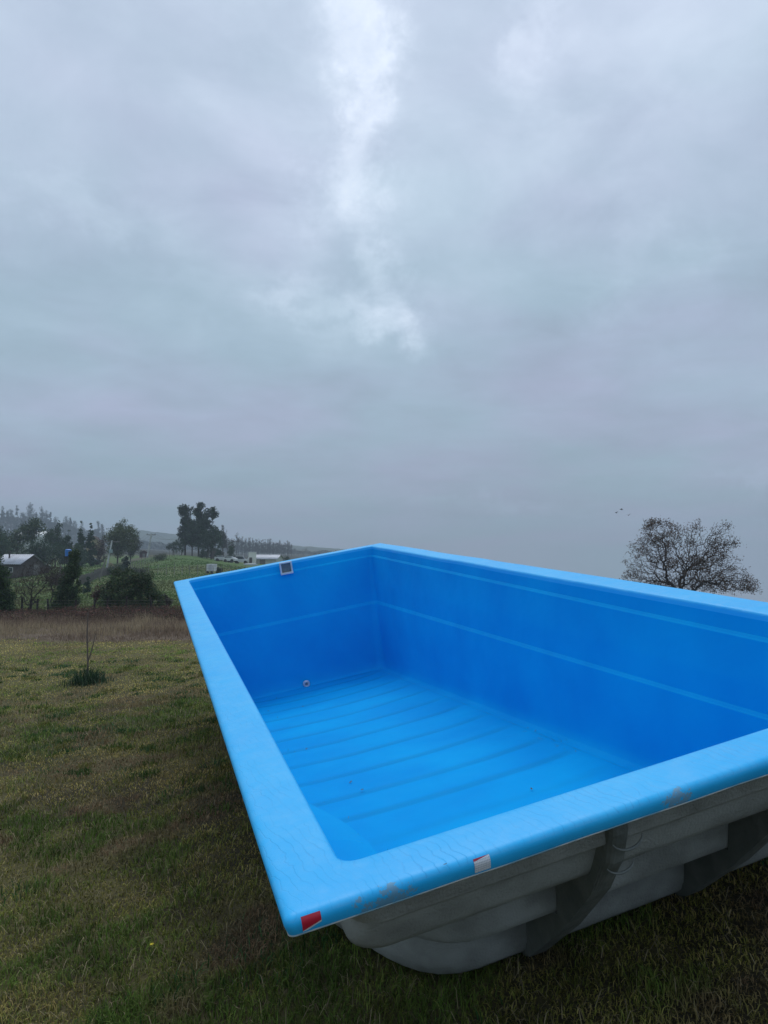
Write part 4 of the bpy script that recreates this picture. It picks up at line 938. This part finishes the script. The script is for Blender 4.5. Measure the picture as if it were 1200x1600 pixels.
    bmobj('hull', bm, mat('boat paint', (.30, .34, .34), .6), e, smooth=True)
small_things()

# ------------------------------------------------------------------ trees of the background
def far_tree(u, d, vtop, vbase, wpx, shape, label, cols, seed, group=None, leaves=900, name='tree', leafk=1.0, trunk=None):
    k = 1/pxm(d); x, y = at(u, d); z = tz(x, y); H = EYE+(860-vtop)*k-z; w = wpx*k/2; rg = np.random.default_rng(seed)
    if shape == 'broad': c = [(rg.normal(0, .35)*w, rg.normal(0, .35)*w, H*t) for t in (.35, .5, .6, .7, .8)]; r = [(w*s, w*s, H*.2) for s in (.75, .85, .75, .65, .45)]; nc = 75; cr = w*.36; leaves = int(leaves*2)
    elif shape == 'cone': c = [(0, 0, H*t) for t in (.15, .3, .45, .6, .75, .9)]; r = [(w*s, w*s, H*.12) for s in (1, .9, .72, .52, .33, .12)]; nc = 90; cr = w*.26; leaves = int(leaves*1.8)
    elif shape == 'column': c = [(0, 0, H*t) for t in (.25, .45, .65, .85)]; r = [(w*s, w*s, H*.17) for s in (.8, .9, .8, .5)]; nc = 30; cr = w*.3
    elif shape == 'euc':
        c = []; r = []
        for i in range(11): t = rg.uniform(.30, .95); s = (1-abs(t-.6)*1.1)*w; a = rg.uniform(0, 6.28); q = rg.uniform(.1, .8); c.append((math.cos(a)*s*q, math.sin(a)*s*q, H*t)); r.append((w*rg.uniform(.25, .5),)*2+(H*rg.uniform(.08, .14),))
        c.append((0, 0, H*.93)); r.append((w*.3, w*.3, H*.07)); c.append((0, 0, H*.5)); r.append((w*.6, w*.6, H*.25)); nc = 120; cr = w*.24; nc = 170; leaves = int(leaves*2.8)
    elif shape == 'pine':    # bare pole with an umbrella of foliage on top
        c = [(0, 0, H*t) for t in (.62, .72, .82, .92)]; r = [(w*s, w*s, H*.07) for s in (.8, 1, .75, .35)]; nc = 40; cr = w*.5
    elif shape == 'poplar': c = [(0, 0, H*t) for t in (.3, .45, .6, .75, .9)]; r = [(w*s, w*s, H*.13) for s in (.7, .9, .9, .7, .4)]; nc = 60; cr = w*.5
    return tree(name, label, 'tree', (x, y, z), c, r, leaves, nc, cr, leafk*.16*H/8+.10, cols, seed=seed, group=group, trunk=trunk or H*.018)
DKG = ((.014, .042, .020), (.026, .062, .026), (.040, .080, .030)); MIDG = ((.045, .075, .025), (.07, .10, .03), (.09, .12, .04)); PINE = ((.016, .030, .024), (.024, .042, .030))
GREY = ((.085, .08, .078), (.055, .055, .055), (.12, .11, .10)); OLV = ((.035, .05, .028), (.05, .062, .035))
G1 = 'dark trees massed behind the shed'
far_tree(-14, 118, 812, 885, 50, 'broad', 'dark rounded tree cut off by the left edge of the photo', DKG, 301, G1, 2600)
far_tree(30, 122, 806, 885, 48, 'broad', 'broad mid green tree rising highest behind the shed roof', MIDG+DKG, 302, G1, 3400)
far_tree(10, 110, 835, 880, 40, 'broad', 'low dark tree directly above the left end of the shed roof', DKG, 303, G1, 2000)
far_tree(60, 112, 838, 882, 46, 'broad', 'low dark tree above the lean-to of the shed', DKG, 304, G1, 2600)
far_tree(88, 126, 815, 885, 34, 'broad', 'mid green tree just right of the white roofed house', MIDG[:1]+DKG, 305, G1, 2400)
far_tree(80, 115, 845, 880, 40, 'broad', 'low dark tree behind the tall grey wooden post', DKG, 306, G1, 2000)
far_tree(108, 120, 828, 882, 30, 'cone', 'dark pointed tree behind the blue tank', DKG, 307, G1, 2200)
far_tree(127, 118, 816, 882, 24, 'cone', 'tall dark cone shaped tree left of the taller twin', DKG, 308, G1, 2400)
far_tree(143, 120, 815, 882, 22, 'cone', 'dark cone shaped tree with the thickest top behind the pickup truck', DKG, 309, G1, 2400)
far_tree(120, 108, 850, 882, 34, 'broad', 'low dark bush like tree left of the pickup truck', DKG, 310, G1, 1600)
far_tree(185, 128, 811, 885, 50, 'broad', 'broad yellowish green tree behind the nearer utility pole', MIDG+((.07, .085, .03),), 311, None, 5200)
far_tree(205, 136, 826, 885, 30, 'broad', 'grey green tree thinning out right of the broad yellowish tree', OLV, 312, None, 1800)
far_tree(158, 122, 840, 885, 22, 'broad', 'brown leafless tree in front of the broad yellowish tree', ((.07, .045, .038), (.05, .038, .032)), 313, None, 1000)
# tall group on the meadow
G2 = 'tall dark eucalyptus group on the meadow crest'
far_tree(290, 150, 790, 868, 33, 'euc', 'left dark eucalyptus of the tall group, its top cleft', PINE+DKG, 321, G2, 2600)
far_tree(311, 150, 786, 868, 38, 'euc', 'tallest dark eucalyptus in the middle of the group', PINE+DKG, 322, G2, 3600)
far_tree(331, 148, 795, 868, 36, 'euc', 'right dark eucalyptus of the tall group, see through near its top', PINE+DKG, 323, G2, 2600)
far_tree(301, 146, 812, 868, 34, 'euc', 'shorter dark eucalyptus filling the left middle of the group', PINE+DKG, 324, G2, 2200)
far_tree(324, 146, 818, 870, 38, 'broad', 'dense dark lower tree filling the right middle of the group', DKG, 325, G2, 2400)
far_tree(272, 148, 842, 866, 16, 'broad', 'low dark tree at the left foot of the tall group', DKG, 326, G2, 900)
far_tree(284, 146, 838, 867, 18, 'broad', 'rounded dark tree under the cleft topped eucalyptus', DKG, 327, G2, 1000)
far_tree(318, 143, 852, 872, 16, 'cone', 'small dark conifer in front of the tallest eucalyptus', DKG, 328, G2, 900)
far_tree(342, 142, 846, 874, 18, 'cone', 'small dark conifer at the right foot of the tall group', DKG, 329, G2, 1000)
far_tree(361, 141, 847, 875, 18, 'cone', 'separate dark conifer above the white cars', DKG, 330, None, 1200)
far_tree(349, 185, 820, 868, 14, 'euc', 'thin hazy grey tree sticking out right of the tall group', ((.05, .055, .05),), 331, None, 600)
far_tree(362, 190, 834, 868, 22, 'broad', 'hazy grey leafless tree behind the separate dark conifer', GREY, 332, None, 900)
far_tree(450, 160, 868, 878, 12, 'broad', 'small dark bush beyond the right end of the farm shed', DKG, 333, None, 500)
far_tree(437, 158, 870, 879, 16, 'broad', 'low dark hedge bush just right of the farm shed roof', DKG, 334, None, 500)
# hazy poplar rows
rp = random.Random(4)
for i in range(30):
    u = 371+i*2.9+rp.uniform(-.8, .8); far_tree(u, 400+rp.uniform(-8, 8), 838+(u-371)*.10+rp.uniform(-1.5, 3), 874, rp.uniform(4.6, 6.6), 'poplar', 'bare grey poplar in the hazy row beyond the farm shed', GREY, 400+i, 'bare poplars in a row beyond the farm shed', 1300, leafk=.8, name='poplar')
for i, (u, v, w) in enumerate(((459, 857, 12), (467, 858, 12), (475, 856, 13), (483, 860, 9), (492, 862, 6))):
    far_tree(u, 500, v, 876, w, 'broad', 'round topped hazy grey tree in the low line right of the poplars', GREY+OLV, 440+i, 'round hazy trees right of the poplars', 500)
# hazy eucalyptus wood on the hill behind
wood = [(4, 792, 12), (12, 795, 9), (18, 794, 10), (27, 789, 12), (36, 795, 12), (47, 787, 14), (56, 800, 8), (65, 792, 13), (73, 797, 9), (78, 797, 9), (88, 808, 14), (103, 806, 12), (110, 808, 7), (117, 812, 10), (128, 817, 12), (153, 814, 12), (160, 818, 8), (-10, 793, 14), (-28, 795, 14)]
for i, (u, v, w) in enumerate(wood):
    far_tree(u, 590+rp.uniform(-10, 10), v, 845, w, 'pine' if i % 3 else 'euc', 'hazy grey eucalyptus on the skyline of the hill behind the shed', PINE, 470+i, 'hazy eucalyptus on the hill skyline', 900, leafk=1.1, name='eucalyptus')
def wood_mass():
    rg = np.random.default_rng(77); P = []
    n = 15000; u = rg.uniform(-200, 285, n); d = rg.uniform(610, 680, n); top = np.interp(u, [-200, 0, 60, 110, 160, 220, 285], [802, 806, 808, 820, 832, 842, 852])+5*vnoise(u*.12, u*0, 3)
    z0 = terrain((u-600)/FPX*d, d); z1 = EYE+(860-top)/FPX*d; z = z0+(z1-z0)*rg.uniform(0, 1, n)**.6
    V, F = cards(np.stack([(u-600)/FPX*d, d, z], 1), rg.uniform(1.6, 3.4, n), rg=rg)
    c = np.array([.03, .045, .035])*rg.uniform(.6, 1.4, (n, 1)); m_ = u < 40; c[m_] = np.array([.06, .06, .055])*rg.uniform(.6, 1.3, (m_.sum(), 1))
    tag(npmesh('far_wood', V, F, M_LEAF, col=np.repeat(c, 4, 0)), 'hazy grey green wood covering the hill behind the dark trees', 'wood', kind='stuff')
    n = 9000; u = rg.uniform(205, 560, n); d = rg.uniform(640, 760, n); top = np.interp(u, [205, 260, 330, 420, 500, 700], [846, 847, 850, 856, 860, 862])+4*vnoise(u*.15, u*0, 13)
    z0 = terrain((u-600)/FPX*d, d); z1 = EYE+(860-top)/FPX*d; z = z0+(z1-z0)*rg.uniform(0, 1, n)**.6
    V, F = cards(np.stack([(u-600)/FPX*d, d, z], 1), rg.uniform(1.4, 3.0, n), rg=rg); c = np.array([.035, .045, .038])*rg.uniform(.6, 1.4, (n, 1))
    tag(npmesh('far_wood', V, F, M_LEAF, col=np.repeat(c, 4, 0)), 'faint blue wood beyond the lane and the tall tree group', 'wood', kind='stuff')
wood_mass()
def hedge_bits():
    # scrubby growth by the lane and below the shed
    rg = np.random.default_rng(9)
    for i, (u, d, vt, w, lab, cols) in enumerate(((185, 88, 884, 26, 'low dark scrub at the foot of the lane beside the dark conifer', DKG+((.05, .06, .03),)), (215, 86, 888, 34, 'low straggling hedge across the meadow above the laurel bush', ((.03, .05, .02), (.05, .045, .03))),
                                             (250, 120, 866, 26, 'rough green bank beside the lane under the farther pole', ((.035, .06, .02), (.05, .07, .03))), (262, 37, 930, 22, 'thin twiggy scrub right of the laurel bush', ((.045, .05, .03), (.07, .055, .04))),
                                             (344, 84, 886, 8, 'small dark bush touching the right side of the white trailer', DKG), (100, 60, 893, 40, 'brown scrub between the shed and the paling fence', ((.07, .05, .04), (.05, .045, .03))))):
        far_tree(u, d, vt, 900, w, 'broad', lab, cols, 600+i, None, 900 if w < 30 else 1500, name='scrub')
hedge_bits()

# birds
def birds():
    me = bpy.data.meshes.new('bird'); V = [(-.16, 0, .05), (-.07, .03, .03), (0, .02, 0), (.07, .03, .03), (.16, 0, .05), (-.07, -.03, .025), (0, -.05, 0), (.07, -.03, .025), (0, .13, 0), (0, -.12, 0), (0, 0, -.03), (0, 0, .025)]
    F = [(0, 1, 5), (1, 2, 6, 5), (2, 3, 7, 6), (3, 4, 7), (8, 2, 11), (8, 10, 2), (9, 11, 6), (9, 6, 10), (2, 10, 6), (2, 6, 11)]
    me.from_pydata([(a*3, b*3, c*4) for a, b, c in V], [], F); me.materials.append(mat('dark plumage', (.03, .03, .035), .8))
    for i, (u, v) in enumerate(((963, 801), (971, 796), (982, 805))):
        o = link('bird', me); p = Vector((0, 0, EYE))+pix_dir(u, v)*150; o.location = p; o.rotation_euler = (.1, .2*(i-1), .5+i)
        tag(o, ('left bird of the three flying above the bare tree', 'highest bird of the three flying above the bare tree', 'lowest and rightmost bird of the three flying above the bare tree')[i], 'bird', 'birds flying above the bare tree')
birds()

# ------------------------------------------------------------------ haze
def haze():
    bm = bmesh.new(); bm_box(bm, (0, 0, -28), (2500, 2500, 164)); o = bmobj('haze', bm)
    m = bpy.data.materials.new('thin winter haze'); m.use_nodes = True; nt = m.node_tree; nt.nodes.clear()
    v = nt.nodes.new('ShaderNodeVolumePrincipled'); v.inputs['Color'].default_value = (.78, .90, 1.0, 1); v.inputs['Density'].default_value = .0008; v.inputs['Anisotropy'].default_value = 0
    out = nt.nodes.new('ShaderNodeOutputMaterial'); nt.links.new(v.outputs[0], out.inputs['Volume']); o.data.materials.append(m)
    tag(o, 'thin blue grey haze filling the distance', 'haze', kind='stuff')
haze()
